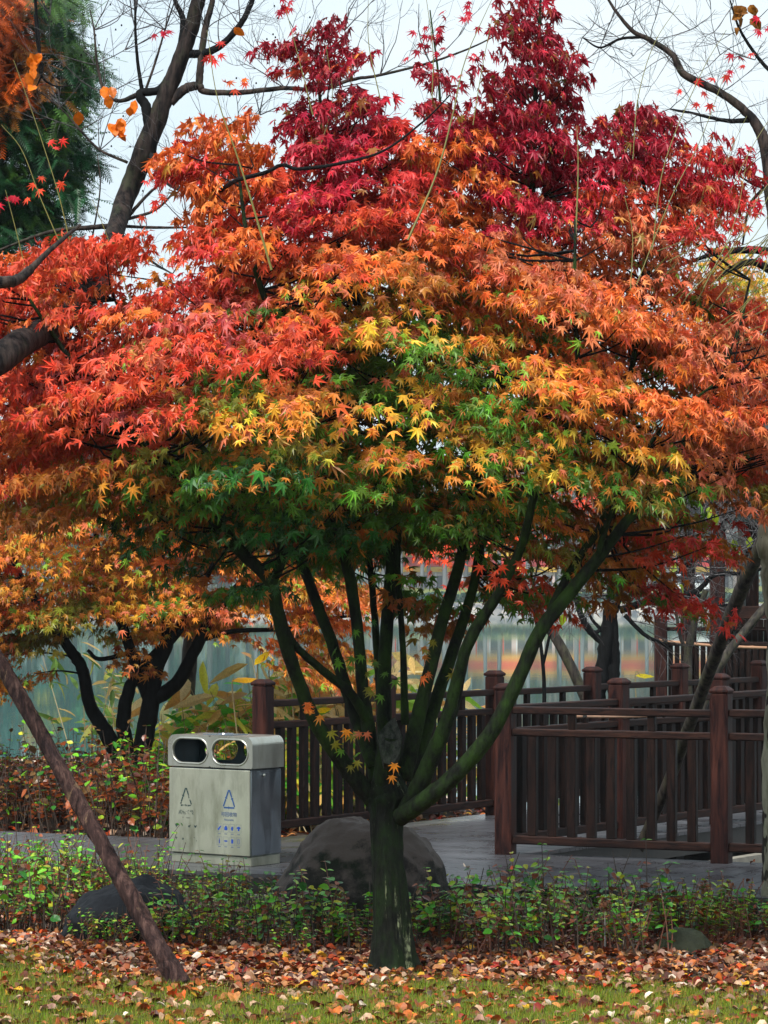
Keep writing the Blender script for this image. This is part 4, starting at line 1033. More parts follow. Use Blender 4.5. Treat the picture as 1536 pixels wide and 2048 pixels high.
for a in [(190, 130), (188, 60), (210, 185), (271, 60), (270, 20), (480, 50), (505, 0), (440, 92), (640, 180), (700, 160), (570, 176), (860, 125), (760, 150), (330, 60), (350, 380), (200, 300), (160, 260), (120, 215), (345, 350), (470, 362), (410, 60), (366, 40), (345, 548), (300, 520), (375, 455), (850, 240), (770, 300), (100, 30), (250, 100), (540, 120), (600, 90), (690, 60), (520, 230), (480, 280)]:
    an = rng.uniform(0, 2 * math.pi)
    for q in range(3):
        an = rng.uniform(0, 2 * math.pi); twig_tree(g, P(a[0], a[1], YB) - bo, np.array([math.cos(an), rng.normal(0, .3), abs(math.sin(an)) * .9 + .1]), rng.uniform(.22, .45), .0042, 2, kids=3, up=.3)
g.build('twigs', M_TWIG, bt)
g = Geo(); pts = []
for x, y, k in ((72, 125, 5), (66, 160, 3), (210, 195, 2), (228, 190, 1), (262, 222, 2), (232, 262, 6), (245, 265, 3), (157, 240, 1), (480, 65, 1), (568, 118, 1)):
    for _ in range(k): pts.append(P(x + rng.normal(0, 6), y + rng.normal(0, 8), YB - .1))
pts = np.array(pts); nn = len(pts); scatter(g, BROAD, pts, np.array([0, 0, -1.]) + rng.normal(0, .3, (nn, 3)), np.array([0, -1., .2]) + rng.normal(0, .4, (nn, 3)), rng.uniform(.075, .105, nn), lin((235, 120, 15)) * rng.uniform(.7, 1.1, (nn, 1)))
g.build('leaves', M_LEAF, bt, origin=bo)
for _ in range(48):
    g = Geo(); x, y = [(130, 90), (230, 230), (570, 70), (500, 190), (240, 340), (215, 35)][rng.integers(6)]; c = P(x + rng.normal(0, 30), y + rng.normal(0, 30), YB) - bo
    tube(g, [c, c + [0, 0, .012]], [.006, .004], 6, 3); g.build('seed_pod', M_BLACKBARK, bt)

# ------------------------------------------------------------------ bare tree at the right edge
rt = empty('bare_tree', (P(1562, 1850, 18.0)[0], 18.0, -.25), label='pale trunked bare tree on the right edge with branches reaching over the top right', cat='tree'); ro = np.array(rt.location)
def R(arr, rad, m=M_GREYBARK, name='branch', sides=12, Y=18.0, n=None, lump=.05):
    g = Geo(); tube(g, ppath([(x, y, Y) for x, y in arr]) - ro, rad, sides, n or len(arr) * 7, .05, lump=lump); g.build(name, m, rt, smooth=True)
R([(1562, 1860), (1556, 1700), (1560, 1500), (1568, 1300), (1556, 1150), (1548, 1060), (1562, 985), (1580, 800), (1570, 600), (1545, 400), (1530, 290), (1500, 232), (1440, 185), (1370, 150), (1345, 110), (1300, 80), (1265, 62), (1230, 20), (1200, -30)], [.12, .1, .1, .11, .1, .1, .08, .07, .06, .05, .04, .03, .026, .024, .02, .017, .014, .01, .007], M_GREYBARK, 'upper_trunk')
R([(1562, 1860), (1558, 1700), (1562, 1500), (1570, 1300), (1556, 1150), (1550, 1060), (1560, 990)], [.125, .105, .108, .115, .108, .11, .09], M_PALEBARK, 'trunk', 18)
R([(1500, 240), (1460, 242), (1420, 235), (1380, 225), (1340, 218)], [.018, .015, .011, .008, .005], M_BLACKBARK)
R([(1285, 74), (1240, 78), (1200, 95), (1165, 75)], [.01, .009, .007, .004], M_BLACKBARK)
R([(1545, 380), (1510, 370), (1475, 350)], [.014, .009, .005], M_BLACKBARK); R([(1560, 505), (1500, 500), (1440, 505), (1390, 520), (1350, 535)], [.03, .024, .018, .012, .006], M_BLACKBARK)
R([(1570, 560), (1510, 525), (1460, 540), (1420, 565)], [.03, .024, .016, .01], M_BLACKBARK); R([(1560, 160), (1520, 120), (1480, 60), (1460, 0)], [.014, .012, .009, .005], M_BLACKBARK)
R([(1540, 365), (1500, 410), (1485, 490)], [.012, .01, .006], M_BLACKBARK)
g = Geo()
for a in [(1440, 185), (1370, 150), (1345, 110), (1300, 80), (1265, 62), (1230, 20), (1200, 95), (1165, 75), (1340, 218), (1400, 228), (1460, 242), (1480, 60), (1510, 120), (1475, 350), (1500, 410), (1530, 290), (1240, 78), (1460, 20), (1380, 60), (1440, 110), (1350, 535)]:
    for q in range(3):
        an = rng.uniform(0, 2 * math.pi); twig_tree(g, P(a[0], a[1], 18) - ro, np.array([math.cos(an), rng.normal(0, .3), math.sin(an) * .9 + .2]), rng.uniform(.22, .42), .0038, 2, kids=3, up=.2)
g.build('twigs', M_TWIG, rt)
g = Geo(); pts = np.array([P(x + rng.normal(0, 6), y + rng.normal(0, 6), 17.9) for x, y in ((1477, 15), (1485, 22), (1512, 22), (1510, 38), (1475, 45), (1508, 45), (1480, 30)) for _ in range(2)]); nn = len(pts)
scatter(g, CURLED, pts, rng.normal(0, 1, (nn, 3)) + [0, 0, -1.], np.array([0, -1., .2]) + rng.normal(0, .5, (nn, 3)), rng.uniform(.05, .08, nn), lin((150, 95, 30)) * rng.uniform(.6, 1.1, (nn, 1)))
g.build('leaves', M_LEAF, rt, origin=ro)

# twisted bare tree beyond the bridge
YT = 28.0
tt = empty('bare_tree', (P(1200, 1500, YT)[0], YT, -.4), label='twisted dark bare tree with tangled grey twigs beyond the bridge at right', cat='tree'); to = np.array(tt.location)
def K(arr, rad, m=M_BLACKBARK, name='branch', sides=10, wob=.08):
    g = Geo(); tube(g, ppath([(x, y, YT) for x, y in arr]) - to, rad, sides, len(arr) * 7, wob, lump=.05); g.build(name, m, tt, smooth=True)
K([(1180, 1620), (1188, 1480), (1200, 1370), (1212, 1290), (1222, 1220), (1240, 1180), (1275, 1130), (1310, 1080), (1350, 1030), (1400, 970)], [.09, .085, .08, .075, .072, .068, .06, .048, .034, .02], M_BLACKBARK, 'trunk', 16)
K([(1228, 1420), (1222, 1360), (1215, 1325), (1205, 1285), (1180, 1262), (1162, 1230), (1152, 1190), (1158, 1160)], [.05, .045, .042, .04, .036, .032, .026, .018]); K([(1226, 1400), (1230, 1330), (1228, 1260), (1222, 1190), (1225, 1140), (1230, 1060)], [.05, .048, .045, .042, .038, .02])
K([(1190, 1266), (1200, 1258), (1185, 1240), (1165, 1200)], [.02, .02, .016, .01])
K([(1240, 1220), (1290, 1205), (1330, 1195), (1390, 1185), (1430, 1150), (1500, 1145), (1560, 1120)], [.04, .036, .034, .028, .024, .018, .01]); K([(1235, 1180), (1290, 1180), (1340, 1150), (1400, 1110), (1440, 1050), (1480, 1010)], [.04, .032, .028, .022, .018, .01])
K([(1390, 1185), (1430, 1210), (1480, 1205)], [.02, .016, .008]); K([(1250, 1230), (1290, 1270), (1330, 1290), (1345, 1310)], [.024, .02, .018, .01]); K([(1250, 1160), (1290, 1140), (1330, 1120)], [.03, .02, .01])
K([(1380, 1470), (1378, 1400), (1376, 1310), (1390, 1240), (1412, 1180)], [.045, .042, .04, .036, .03], M_POLE2); K([(1376, 1310), (1360, 1270), (1350, 1200), (1345, 1120)], [.022, .018, .014, .008], M_POLE2)
g = Geo()
for _ in range(190):
    x, y = rng.uniform(1180, 1540), 1010 + 190 * rng.beta(1.5, 1.3)
    if x > 1400: y = rng.uniform(985, 1150)
    an = rng.uniform(-.6, math.pi + .6); twig_tree(g, P(x, y, YT + rng.normal(0, .5)) - to, np.array([math.cos(an), rng.normal(0, .4), math.sin(an) * .8]), rng.uniform(.35, .65), .0075, 2, kids=3, spread=.7)
for _ in range(26):
    x, y = rng.uniform(1240, 1420), rng.uniform(1190, 1290); an = rng.uniform(-.8, .6)
    twig_tree(g, P(x, y, YT) - to, np.array([math.cos(an), rng.normal(0, .3), math.sin(an)]), rng.uniform(.3, .5), .005, 1, kids=3)
g.build('twigs', M_TWIG, tt)
g = Geo(); pts = np.array([P(x, y, YT - .3) for x, y in ((1418, 1025), (1432, 1040), (1468, 1090), (1498, 1085), (1350, 1135), (1364, 1178), (1349, 1188), (1473, 1105), (1110, 1230), (1125, 1240), (1313, 1150), (1130, 1180), (1085, 1205), (1120, 1105))]); nn = len(pts)
scatter(g, OVATE, pts, np.array([0, 0, -1.]) + rng.normal(0, .4, (nn, 3)), np.array([0, -1., .3]) + rng.normal(0, .4, (nn, 3)), np.full(nn, .12), lin((150, 170, 35)) * rng.uniform(.7, 1.1, (nn, 1)))
g.build('leaves', M_LEAF, tt, origin=to)

# whitewashed trunk behind the bin
YW = 27.5
wt = empty('young_tree', (P(362, 1500, YW)[0], YW, float(gz(-2, YW))), label='slim grey trunk with its foot painted white, standing just behind the steel bin', cat='tree'); wo_ = np.array(wt.location)
g = Geo(); tube(g, ppath([(x, y, YW) for x, y in ((372, 1410), (378, 1330), (385, 1250), (392, 1150), (400, 1040), (410, 900))]) - wo_, [.085, .08, .075, .07, .06, .05], 14, 30, .03, lump=.04); g.build('trunk', M_POLE2, wt, smooth=True)
g = Geo(); tube(g, ppath([(x, y, YW) for x, y in ((358, 1620), (360, 1520), (366, 1450), (372, 1400))]) - wo_, [.1, .095, .09, .088], 14, 16, .03, lump=.04); g.build('whitewash', bark_mat('white_washed_bark', (.22, .22, .2), (.5, .5, .47), None, 0, 30), wt, smooth=True)
g = Geo()
for _ in range(14):
    an = rng.uniform(.2, 2.9); twig_tree(g, P(400, rng.uniform(900, 1050), YW) - wo_, np.array([math.cos(an), rng.normal(0, .4), math.sin(an)]), 1.2, .012, 2)
g.build('twigs', M_TWIG, wt)

# ------------------------------------------------------------------ feathery conifer, upper left
def frond_template():
    v, f = [], []; n = 9
    for k in range(n):
        y = k / n
        for s in (-1, 1):
            b = len(v); v += [[-s * .015, y - .02, 0], [s * .22 * (1 - .5 * y), y + .16, -.03], [s * .02, y + .1, 0]]; f.append([b, b + 1, b + 2] if s < 0 else [b, b + 2, b + 1])
    return np.array(v, float), np.array(f)
FROND = frond_template()
PAL['e'] = lin((26, 70, 38)); PAL['f'] = lin((60, 95, 35)); PAL['a'] = lin((190, 85, 22)); PAL['m'] = lin((120, 75, 28))
MAPC = """
aaaaaa.f..
aaaaam.ef.
aamaam.e..
aaaama.ef.
aaaaamm.ef
aaaaaam.ee
aaaamae.f.
eamaeeeff.
aeeeeefe..
eeee..eefe.
eeeeef.ef..
eaaeeee.e.
maaeeefe..
eeaeee.f...
eee.....ff.
ee......ef.
eee........
eeee.......
eeee.......
eee........
""".strip('\n').split('\n')
YC = 27.0
ct = empty('conifer_tree', (P(-260, 1500, YC)[0], YC, -.1), label='feathery green and rust brown conifer at the upper left edge', cat='tree'); co_ = np.array(ct.location)
g = Geo(); m_, c_ = build_map(MAPC); I, J = np.nonzero(m_); reps = 5; I = np.repeat(I, reps); J = np.repeat(J, reps); n = len(I)
u = J + rng.uniform(0, 1, n); v_ = I + rng.uniform(0, 1, n); px = -170 + u * 32; py = -60 + v_ * 38; Y = YC + rng.uniform(-1.3, 1.3, n)
C = np.stack([(px - CX) * Y / F, Y, HC - (py - HY) * Y / F], 1); col, _ = sample_map(m_, c_, u, v_)
nl = 22; idx = np.repeat(np.arange(n), nl); N = len(idx); r = rng.uniform(0, .34, N)
o = unit(np.c_[C[:, 0] - co_[0], rng.normal(0, .8, n), np.zeros(n)])[idx]
pos = C[idx] + o * r[:, None] + rng.normal(0, .05, (N, 3)); pos[:, 2] -= r * r * 1.2
tip = o * (.45 - r[:, None] * 1.2) + np.array([0, 0, -.8]) + rng.normal(0, .22, (N, 3)); nr = np.array([0, -.5, .8]) + rng.normal(0, .4, (N, 3))
scatter(g, FROND, pos, tip, nr, rng.uniform(.15, .28, N), col[idx] * np.exp(rng.normal(0, .25, (N, 1))))
g.build('crown', M_LEAF, ct, origin=co_)
g = Geo(); tube(g, [[0, 0, 0], [0, 0, 4], [0.05, 0, 9]], [.3, .2, .06], 14, 20, lump=.05); g.build('trunk', M_GREYBARK, ct, smooth=True)
g = Geo()
for k in range(16):
    z = rng.uniform(3.5, 8); l = rng.uniform(1.2, 2.2); tube(g, [[0, 0, z], [l * .5, rng.normal(0, .3), z + .12], [l, rng.normal(0, .5), z - .15]], [.035, .02, .006], 6, 10)
g.build('branches', M_GREYBARK, ct, smooth=True)
# yellow tree in the distance at the right edge
YY = 60.0; yt = empty('yellow_tree', (P(1480, 1300, YY)[0], YY, -1.2), label='bright yellow leaved tree glimpsed at the right edge below the bare branches', cat='tree'); yo = np.array(yt.location)
g, c_ = crown([".yy..", "yyyy.", ".yyyy", "yyyyy", ".yyyy", "yyyyy", "yyyy."], 1400, 490, 28.0, YY, lambda px, py: .8 + 0 * px, 4, .2, 12, (yo[0], YY), green_inside=False, disc=.25, shelf=0)
g.build('crown', M_LEAF, yt, origin=yo); g = Geo(); tube(g, [[0, 0, 0], [.1, 0, 5], [0, 0, 9]], [.2, .14, .05], 10, 14, lump=.04); g.build('trunk', M_GREYBARK, yt, smooth=True)
print('trees done')

# ------------------------------------------------------------------ lawn grass and leaf litter
def grass():
    g = Geo(); n = 150000
    x = rng.uniform(-2.6, 2.6, n); y = 13.0 + 4.3 * rng.uniform(0, 1, n) ** 1.1
    lim = 15.1 + .25 * np.sin(x * 2.1) + .15 * np.sin(x * 5.3 + 1) + .9 * np.exp(-((x + 2.1) / .45) ** 2)
    k = rng.uniform(0, 1, n) < np.clip(1.05 - (y - lim + .3) / .6, .02, 1); x, y = x[k], y[k]; n = len(x)
    z = gz(x, y) + .0; h = rng.uniform(.015, .048, n); a = rng.uniform(0, np.pi, n); w_ = rng.uniform(.0016, .003, n)
    b = np.stack([x, y, z], 1); d = np.stack([np.cos(a), np.sin(a), 0 * a], 1) * w_[:, None]; t = b + np.stack([rng.normal(0, .010, n), rng.normal(0, .010, n), h], 1)
    v = np.stack([b - d, b + d, t], 1).reshape(-1, 3); c = lin((122, 142, 38)) * np.exp(rng.normal(0, .25, (n, 1))) * np.exp(rng.normal(0, .12, (n, 3)))
    br = rng.uniform(0, 1, n) < .25; c[br] = lin((175, 150, 70)) * rng.uniform(.6, 1.1, (br.sum(), 1))
    g.add(v, np.arange(3 * n).reshape(-1, 3), np.repeat(c, 3, 0)); tag(g.build('lawn_grass', M_GRASS), kind='stuff')
grass()
LC = [(150, 78, 38), (112, 52, 28), (186, 100, 40), (206, 136, 76), (206, 168, 136), (184, 138, 116), (78, 38, 26), (150, 40, 28), (205, 80, 30), (222, 170, 46), (226, 206, 186), (140, 96, 60)]
LC = np.array([lin(c) for c in LC]) * .82
def litter(n, xr, yr, dens, name, size=(.034, .09), stars=.35, zoff=0.0, zf=gz, pw=None):
    g = Geo(); x = rng.uniform(*xr, n); y = rng.uniform(*yr, n); k = rng.uniform(0, 1, n) < dens(x, y); x, y = x[k], y[k]; n = len(x)
    pos = np.stack([x, y, zf(x, y) + rng.uniform(.004, .026, n) + zoff], 1)
    nr = np.array([0, 0, 1.]) + rng.normal(0, .22, (n, 3)); tip = rng.normal(0, 1, (n, 3)) * [1, 1, .3]
    c = LC[rng.choice(len(LC), n, p=pw)] * np.exp(rng.normal(0, .25, (n, 1))); s = rng.uniform(*size, n); st = rng.uniform(0, 1, n) < stars; cu = rng.uniform(0, 1, n) < .5
    scatter(g, STAR, pos[st], tip[st], nr[st], s[st] * 1.1, c[st])
    for tm, q in ((CURLED, ~st & cu), (OVATE, ~st & ~cu)): scatter(g, tm, pos[q], tip[q], nr[q], s[q], c[q])
    return tag(g.build(name, M_LITTER), kind='stuff')
pw = np.array([.12, .13, .09, .10, .11, .10, .12, .06, .06, .04, .03, .06]); pw /= pw.sum()
def dl(x, y):
    lim = 15.0 + .3 * np.sin(x * 2.1) + .15 * np.sin(x * 5.3 + 1) + .35 * np.exp(-((x + 2.1) / .45) ** 2)
    patch = .5 + .5 * np.sin(x * 4.1 + 2 * np.sin(y * 3)) * np.sin(y * 5.7 + x) + .25 * np.sin(x * 13 + y * 7)
    return np.clip((y - lim + .25) / .45, np.clip(.08 + .42 * patch, .03, 1), 1)
litter(21000, (-2.7, 2.7), (13.0, 17.6), dl, 'fallen_leaves', pw=pw)
litter(5000, (-3.5, 3.8), (17.2, 19.3), lambda x, y: .8 * np.ones_like(x) * ((y < EDGE0[1] - (x - EDGE0[0]) * .472)), 'fallen_leaves_by_deck', pw=pw)
litter(9000, (-6, 4.5), (22.3, 36), lambda x, y: ((y > P1[1] + 1.6 - (x) * .47) & ((x < A0[0] + (y - A0[1]) * .69 - .15))).astype(float), 'fallen_leaves_on_bank', size=(.06, .12), stars=.1, pw=pw)
def on_deck(x, y):
    s = np.stack([x, y], 1); b = (s - EB) @ NV; return ((b > .05) & (b < wback - .05) & (np.abs(x + 1.3) > .3)).astype(float)
litter(46, (-3, 3), (18, 22), on_deck, 'fallen_leaves_on_deck', size=(.04, .075), stars=.4, zf=lambda x, y: 0 * x + .004, pw=None)
tags_ = ('seven',)

# ------------------------------------------------------------------ shrubs
SG = [lin(c) for c in ((128, 205, 50), (88, 176, 50), (180, 215, 60), (50, 116, 38), (205, 205, 55))]
SBR = [lin(c) for c in ((140, 66, 28), (110, 50, 26), (165, 85, 40), (120, 88, 50))]
M_STEM = plain('red_brown_stem', (.17, .06, .035), .6); M_STEMG = plain('brown_stem', (.06, .04, .028), .6); M_HEAD = leaf_mat('dry_flower_head', .1)
def make_shrub(name, label, cat, group, h, nst, spread, leaf, green, bare=.35, heads=0, top=.35, drybot=True):
    root = empty(name, (0, 0, 0), label=label, cat=cat, group=group); gs, gl, gd = Geo(), Geo(), Geo()
    lp, lt, ln, ls, lc = [], [], [], [], []
    for s in range(nst):
        b = np.array([rng.normal(0, spread * .45), rng.normal(0, spread * .3), 0]); hh = h * rng.uniform(.5, 1.25) ; lean = rng.normal(0, .22, 2)
        p = [b, b + [lean[0] * hh * .4 + rng.normal(0, .01), lean[1] * hh * .4, hh * .5], b + [lean[0] * hh, lean[1] * hh, hh]]
        tube(gs, p, [.005, .004, .0025], 5, 7, cap=False)
        sp = smooth_path(p, 11); isbare = rng.uniform() < bare
        rg = range(3, 11)
        for k in rg:
            t = k / 10; 
            if isbare and rng.uniform() < .85: continue
            if t < .5 and rng.uniform() < .45: continue
            q = sp[min(k, 10)]; az = rng.uniform(0, np.pi)
            for m in (0, 1):
                o = np.array([math.cos(az + m * np.pi), math.sin(az + m * np.pi), 0]); L_ = leaf * rng.uniform(.6, 1.1) * (1 if t < .9 else .75)
                dry = t < top and drybot and rng.uniform() < .75 or rng.uniform() > green
                lp.append(q + o * L_ * .5 + [0, 0, .004]); lt.append(o + [0, 0, rng.uniform(-.5, .5) if not dry else -.9]); ln.append(np.array([0, 0, 1.]) + rng.normal(0, .3, 3) + [0, -.2, 0]); ls.append(L_)
                c = SBR[rng.integers(len(SBR))] if dry else SG[rng.choice(len(SG), p=[.3, .25, .2, .15, .1])]; lc.append(c * rng.uniform(.65, 1.2))
    gs.build('stems', M_STEM if rng.uniform() < .6 else M_STEMG, root)
    if lp: scatter(gl, BROAD, np.array(lp), np.array(lt), np.array(ln), np.array(ls), np.array(lc)); gl.build('leaves', M_SHRUB, root)
    for k in range(heads):
        c = np.array([rng.normal(0, spread * .4), rng.normal(-.03, .05), h * rng.uniform(.7, 1.0)]); n = 70; d = unit(rng.normal(0, 1, (n, 3)))
        gd = Geo(); scatter(gd, BROAD, c + d * .045 * rng.uniform(.5, 1, (n, 1)), rng.normal(0, 1, (n, 3)), d + rng.normal(0, .4, (n, 3)), np.full(n, .022), lin((140, 90, 62)) * rng.uniform(.5, 1.2, (n, 1)))
        tube(gd, [[c[0], c[1], 0], c], [.003, .002], 4, 5, cap=False); gd.build('flower_head', M_HEAD, root)
    return root
GRP = 'low green shrubs growing along the front of the deck'; LB = 'low leafy shrub in the row between the lawn and the deck'
protos = [make_shrub('low_shrub', LB, 'shrub', GRP, .42, 14, .28, .074, .74, .55, 0), make_shrub('low_shrub', LB, 'shrub', GRP, .36, 16, .3, .066, .7, .6, 0), make_shrub('low_shrub', LB, 'shrub', GRP, .50, 12, .26, .078, .66, .55, 0),
          make_shrub('low_shrub', LB, 'shrub', GRP, .32, 19, .34, .056, .55, .5, 0)]
hp = make_shrub('low_shrub', 'low shrub with dry brown flower heads in the row before the deck', 'shrub', 'low shrubs with dry flower heads before the deck', .33, 14, .3, .05, .7, .35, 1)
sp_ = [make_shrub('straggly_shrub', 'straggly upright shrub with bare red brown stems before the deck at far left', 'shrub', 'straggly shrubs before the deck at far left', .62, 16, .32, .06, .8, .55, 0, .55), make_shrub('straggly_shrub', 'straggly upright shrub with bare red brown stems before the deck at far left', 'shrub', 'straggly shrubs before the deck at far left', .55, 18, .3, .055, .7, .6, 0, .6)]
used = set()
def put(src, x, y, sc_=1.0, rz=None, z=None, squeeze=1.0):
    o = src if id(src) not in used else copy_tree(src); used.add(id(src))
    o.location = (x, y, float(gz(x, y)) if z is None else z); o.rotation_euler = (0, 0, rng.uniform(0, 6.28) if rz is None else rz); o.scale = (sc_, sc_, sc_ * squeeze); return o
def nedge(x): return EDGE0[1] - (x - EDGE0[0]) * .472 - .12
def clear_of(x, y):   # keep stems out of the rocks
    return not ((-.62 < x < .47 and 17.35 < y < 18.4) or (-2.05 < x < -.95 and 16.7 < y < 17.6) or (1.5 < x < 2.05 and 16.35 < y < 16.85))
cnt = 0
for i in range(105):
    x = -2.75 + 5.5 * ((i * .618034) % 1.0); y1 = nedge(x); y0 = 16.35 if x > -.9 else 17.0
    y = y0 + (y1 - y0) * rng.uniform(0.02, .98)
    if not clear_of(x, y) or (abs(x - .05) < .2 and y < 16.5): continue
    src = protos[rng.integers(4)] if rng.uniform() > .08 else hp
    if y < y0 + .35 and rng.uniform() < .5: src = protos[3]
    put(src, x, y, rng.uniform(.6, 1.15) * (1.0 if y < 17.2 else 1.05) * (.72 if -1.75 < x < -.5 and y > 17.5 else 1) * (.88 if x > .4 and y > 17.2 else 1)); cnt += 1
print('shrubs', cnt)
for k in range(16):   # straggly stems up against the deck at far left
    x = -2.85 + 1.35 * ((k * .618034) % 1.0); put(sp_[k % 2], x, nedge(x) - rng.uniform(.05, .5), rng.uniform(.6, .85)); cnt += 1
for k in range(9): x = -1.75 + k * .1; put(protos[k % 4], x, 16.72 - .1 * abs(k - 4) / 4, rng.uniform(.55, .8) if k > 2 else .45)
for px, py in ((665, 1880), (700, 1890), (560, 1890), (480, 1880)):
    p = P(px, py, 16.5); put(protos[1], p[0], 16.9, .85)
# darker shrub bank behind the walkway on the left
G2 = 'taller brown and green shrubs behind the walkway at left'; L2 = 'tall half withered shrub behind the walkway at left'
pb = [make_shrub('tall_shrub', L2, 'shrub', G2, .75, 26, .55, .085, .36, .4, 0, .75), make_shrub('tall_shrub', L2, 'shrub', G2, .85, 24, .5, .095, .48, .4, 0, .65), make_shrub('tall_shrub', L2, 'shrub', G2, .6, 26, .6, .08, .22, .45, 0, .8)]
for i in range(30):
    x = -4.0 + 3.0 * ((i * .618034) % 1.0); y = rng.uniform(23.9 - (x + 2) * .2, 26.0)
    if x > -1.35 and y < 23.6: y = 24
    put(pb[rng.integers(3)], x, y, rng.uniform(.75, 1.0), z=float(gz(x, y)) - .02)
for x, y in ((-2.55, 23.9), (-1.9, 23.6), (-2.0, 23.3)): put(pb[1], x, y, 1.0)

# reeds and broad yellow leaves behind the bin and railing
def reed_clump(label, group, n, h, sx, colors, big=0):
    root = empty('reed_clump', (0, 0, 0), label=label, cat='reeds', group=group); g = Geo(); gs = Geo()
    P_, T_, N_, S_, C_ = [], [], [], [], []
    for s in range(n):
        b = np.array([rng.normal(0, sx), rng.normal(0, .25), 0]); hh = h * rng.uniform(.5, 1.1); ln = rng.normal(0, .25, 2); top = b + [ln[0] * hh, ln[1] * hh, hh]; mid = (b + top) / 2 + [-ln[0] * .08, 0, .02]
        tube(gs, [b, mid, top], [.007, .006, .003], 5, 8, cap=False)
        for k in range(9):
            t = rng.uniform(.25, 1); q = b * (1 - t) + top * t; az = rng.uniform(0, 6.28); o = np.array([math.cos(az), math.sin(az), 0]); L_ = rng.uniform(.2, .42)
            P_.append(q + o * L_ * .45 + [0, 0, rng.uniform(-.06, .08)]); T_.append(o + [0, 0, rng.uniform(-1.1, .5)]); N_.append(np.array([0, -.4, .8]) + rng.normal(0, .4, 3)); S_.append(L_); C_.append(np.minimum(lin(colors[rng.integers(len(colors))]) * rng.uniform(.8, 1.35), .95))
    gs.build('stalks', M_CANE, root); scatter(g, LONG, np.array(P_), np.array(T_), np.array(N_), np.array(S_), np.array(C_)); g.build('blades', M_REED, root); return root
M_CANE = plain('dry_cane', (.32, .25, .12), .6)
RG = 'mixed green and straw coloured reeds behind the bin'; RL = 'tangled clump of green and straw coloured reeds on the bank behind the bin'
rc = [reed_clump(RL, RG, 46, 1.15, .3, [(230, 190, 110), (215, 160, 80), (110, 175, 50), (70, 150, 50), (240, 220, 160), (190, 190, 60)]), reed_clump(RL, RG, 46, 1.25, .3, [(235, 195, 120), (240, 210, 150), (215, 155, 90), (130, 175, 60)]),
      reed_clump(RL, RG, 44, 1.0, .35, [(85, 170, 50), (125, 190, 55), (190, 190, 60), (230, 190, 110)])]
for x, y, k, s in ((-1.75, 27.5, 2, .9), (-1.5, 27.0, 0, .95), (-1.25, 26.3, 2, 1.0), (-1.05, 27.3, 0, 1.1), (-.8, 26.5, 1, 1.05), (-.55, 27.2, 1, 1.15), (-.3, 27.0, 1, 1.15), (-.05, 27.8, 0, 1.0), (-1.0, 25.4, 2, .8), (-.6, 25.6, 0, .8), (-1.35, 25.5, 2, .75), (-1.95, 28.2, 2, .8), (.15, 28.0, 1, 1.0)):
    put(rc[k], x, y, s)
RG2 = 'sparse reeds standing at the water edge beyond the bridge'
r2 = reed_clump('thin straw reeds at the water edge seen over the bridge railing', RG2, 12, 1.4, .4, [(150, 150, 60), (190, 160, 100), (90, 120, 50)])
for x, y in ((1.6, 30.5), (2.6, 31), (3.4, 30.6), (-3.6, 35), (4.2, 30)): put(r2, x, y, rng.uniform(.8, 1.0))
def bigleaf(px, py, Y, L_, w_, ang, col, label):
    c = P(px, py, Y); root = empty('broad_leaf_plant', (c[0], Y, float(gz(c[0], Y))), label=label, cat='plant'); ro_ = np.array(root.location); c = c - ro_
    d = np.array([math.cos(ang), -.15, math.sin(ang)]); a = c - d * L_ / 2; g = Geo(); tm = ovate_template(w_, .03, .06)
    scatter(g, tm, np.array([c]), np.array([d]), np.array([[-.2 * math.sin(ang), -.8, .7]]), np.array([L_]), np.array([lin(col)])); g.build('leaf', M_SHRUB, root, smooth=True)
    g = Geo(); tube(g, [[a[0] * .3 + .02, 0, 0], [a[0] * .6, a[1] * .5, a[2] * .6], a, a + d * L_ * .3], [.009, .008, .006, .003], 5, 18, cap=False); g.build('stalk', M_CANE, root)
bigleaf(525, 1315, 25.3, .22, .2, math.radians(65), (250, 210, 10), 'bright yellow upright leaf on a stalk above the railing post')
bigleaf(492, 1360, 25.3, .26, .13, math.radians(12), (240, 180, 20), 'long yellow leaf lying level left of the railing post top')
bigleaf(648, 1420, 25.3, .14, .25, math.radians(25), (245, 205, 20), 'small bright yellow leaf seen over the railing behind the maple stems')
bigleaf(600, 1357, 25.6, .16, .2, math.radians(3), (206, 140, 70), 'tan withered leaf on a stalk right of the railing post top')
bigleaf(555, 1336, 25.8, .16, .17, math.radians(-5), (214, 150, 80), 'pale tan leaf standing just above the railing post')
bigleaf(668, 1377, 25.8, .3, .14, math.radians(-20), (214, 165, 110), 'long straw coloured drooping leaf behind the left maple stems')
bigleaf(182, 1404, 26, .14, .2, math.radians(100), (120, 185, 40), 'fresh green upright leaf beside the black maple stems')
bigleaf(1290, 1352, 29, .2, .15, math.radians(5), (225, 200, 20), 'yellow level leaf over the railing near the pavilion post')

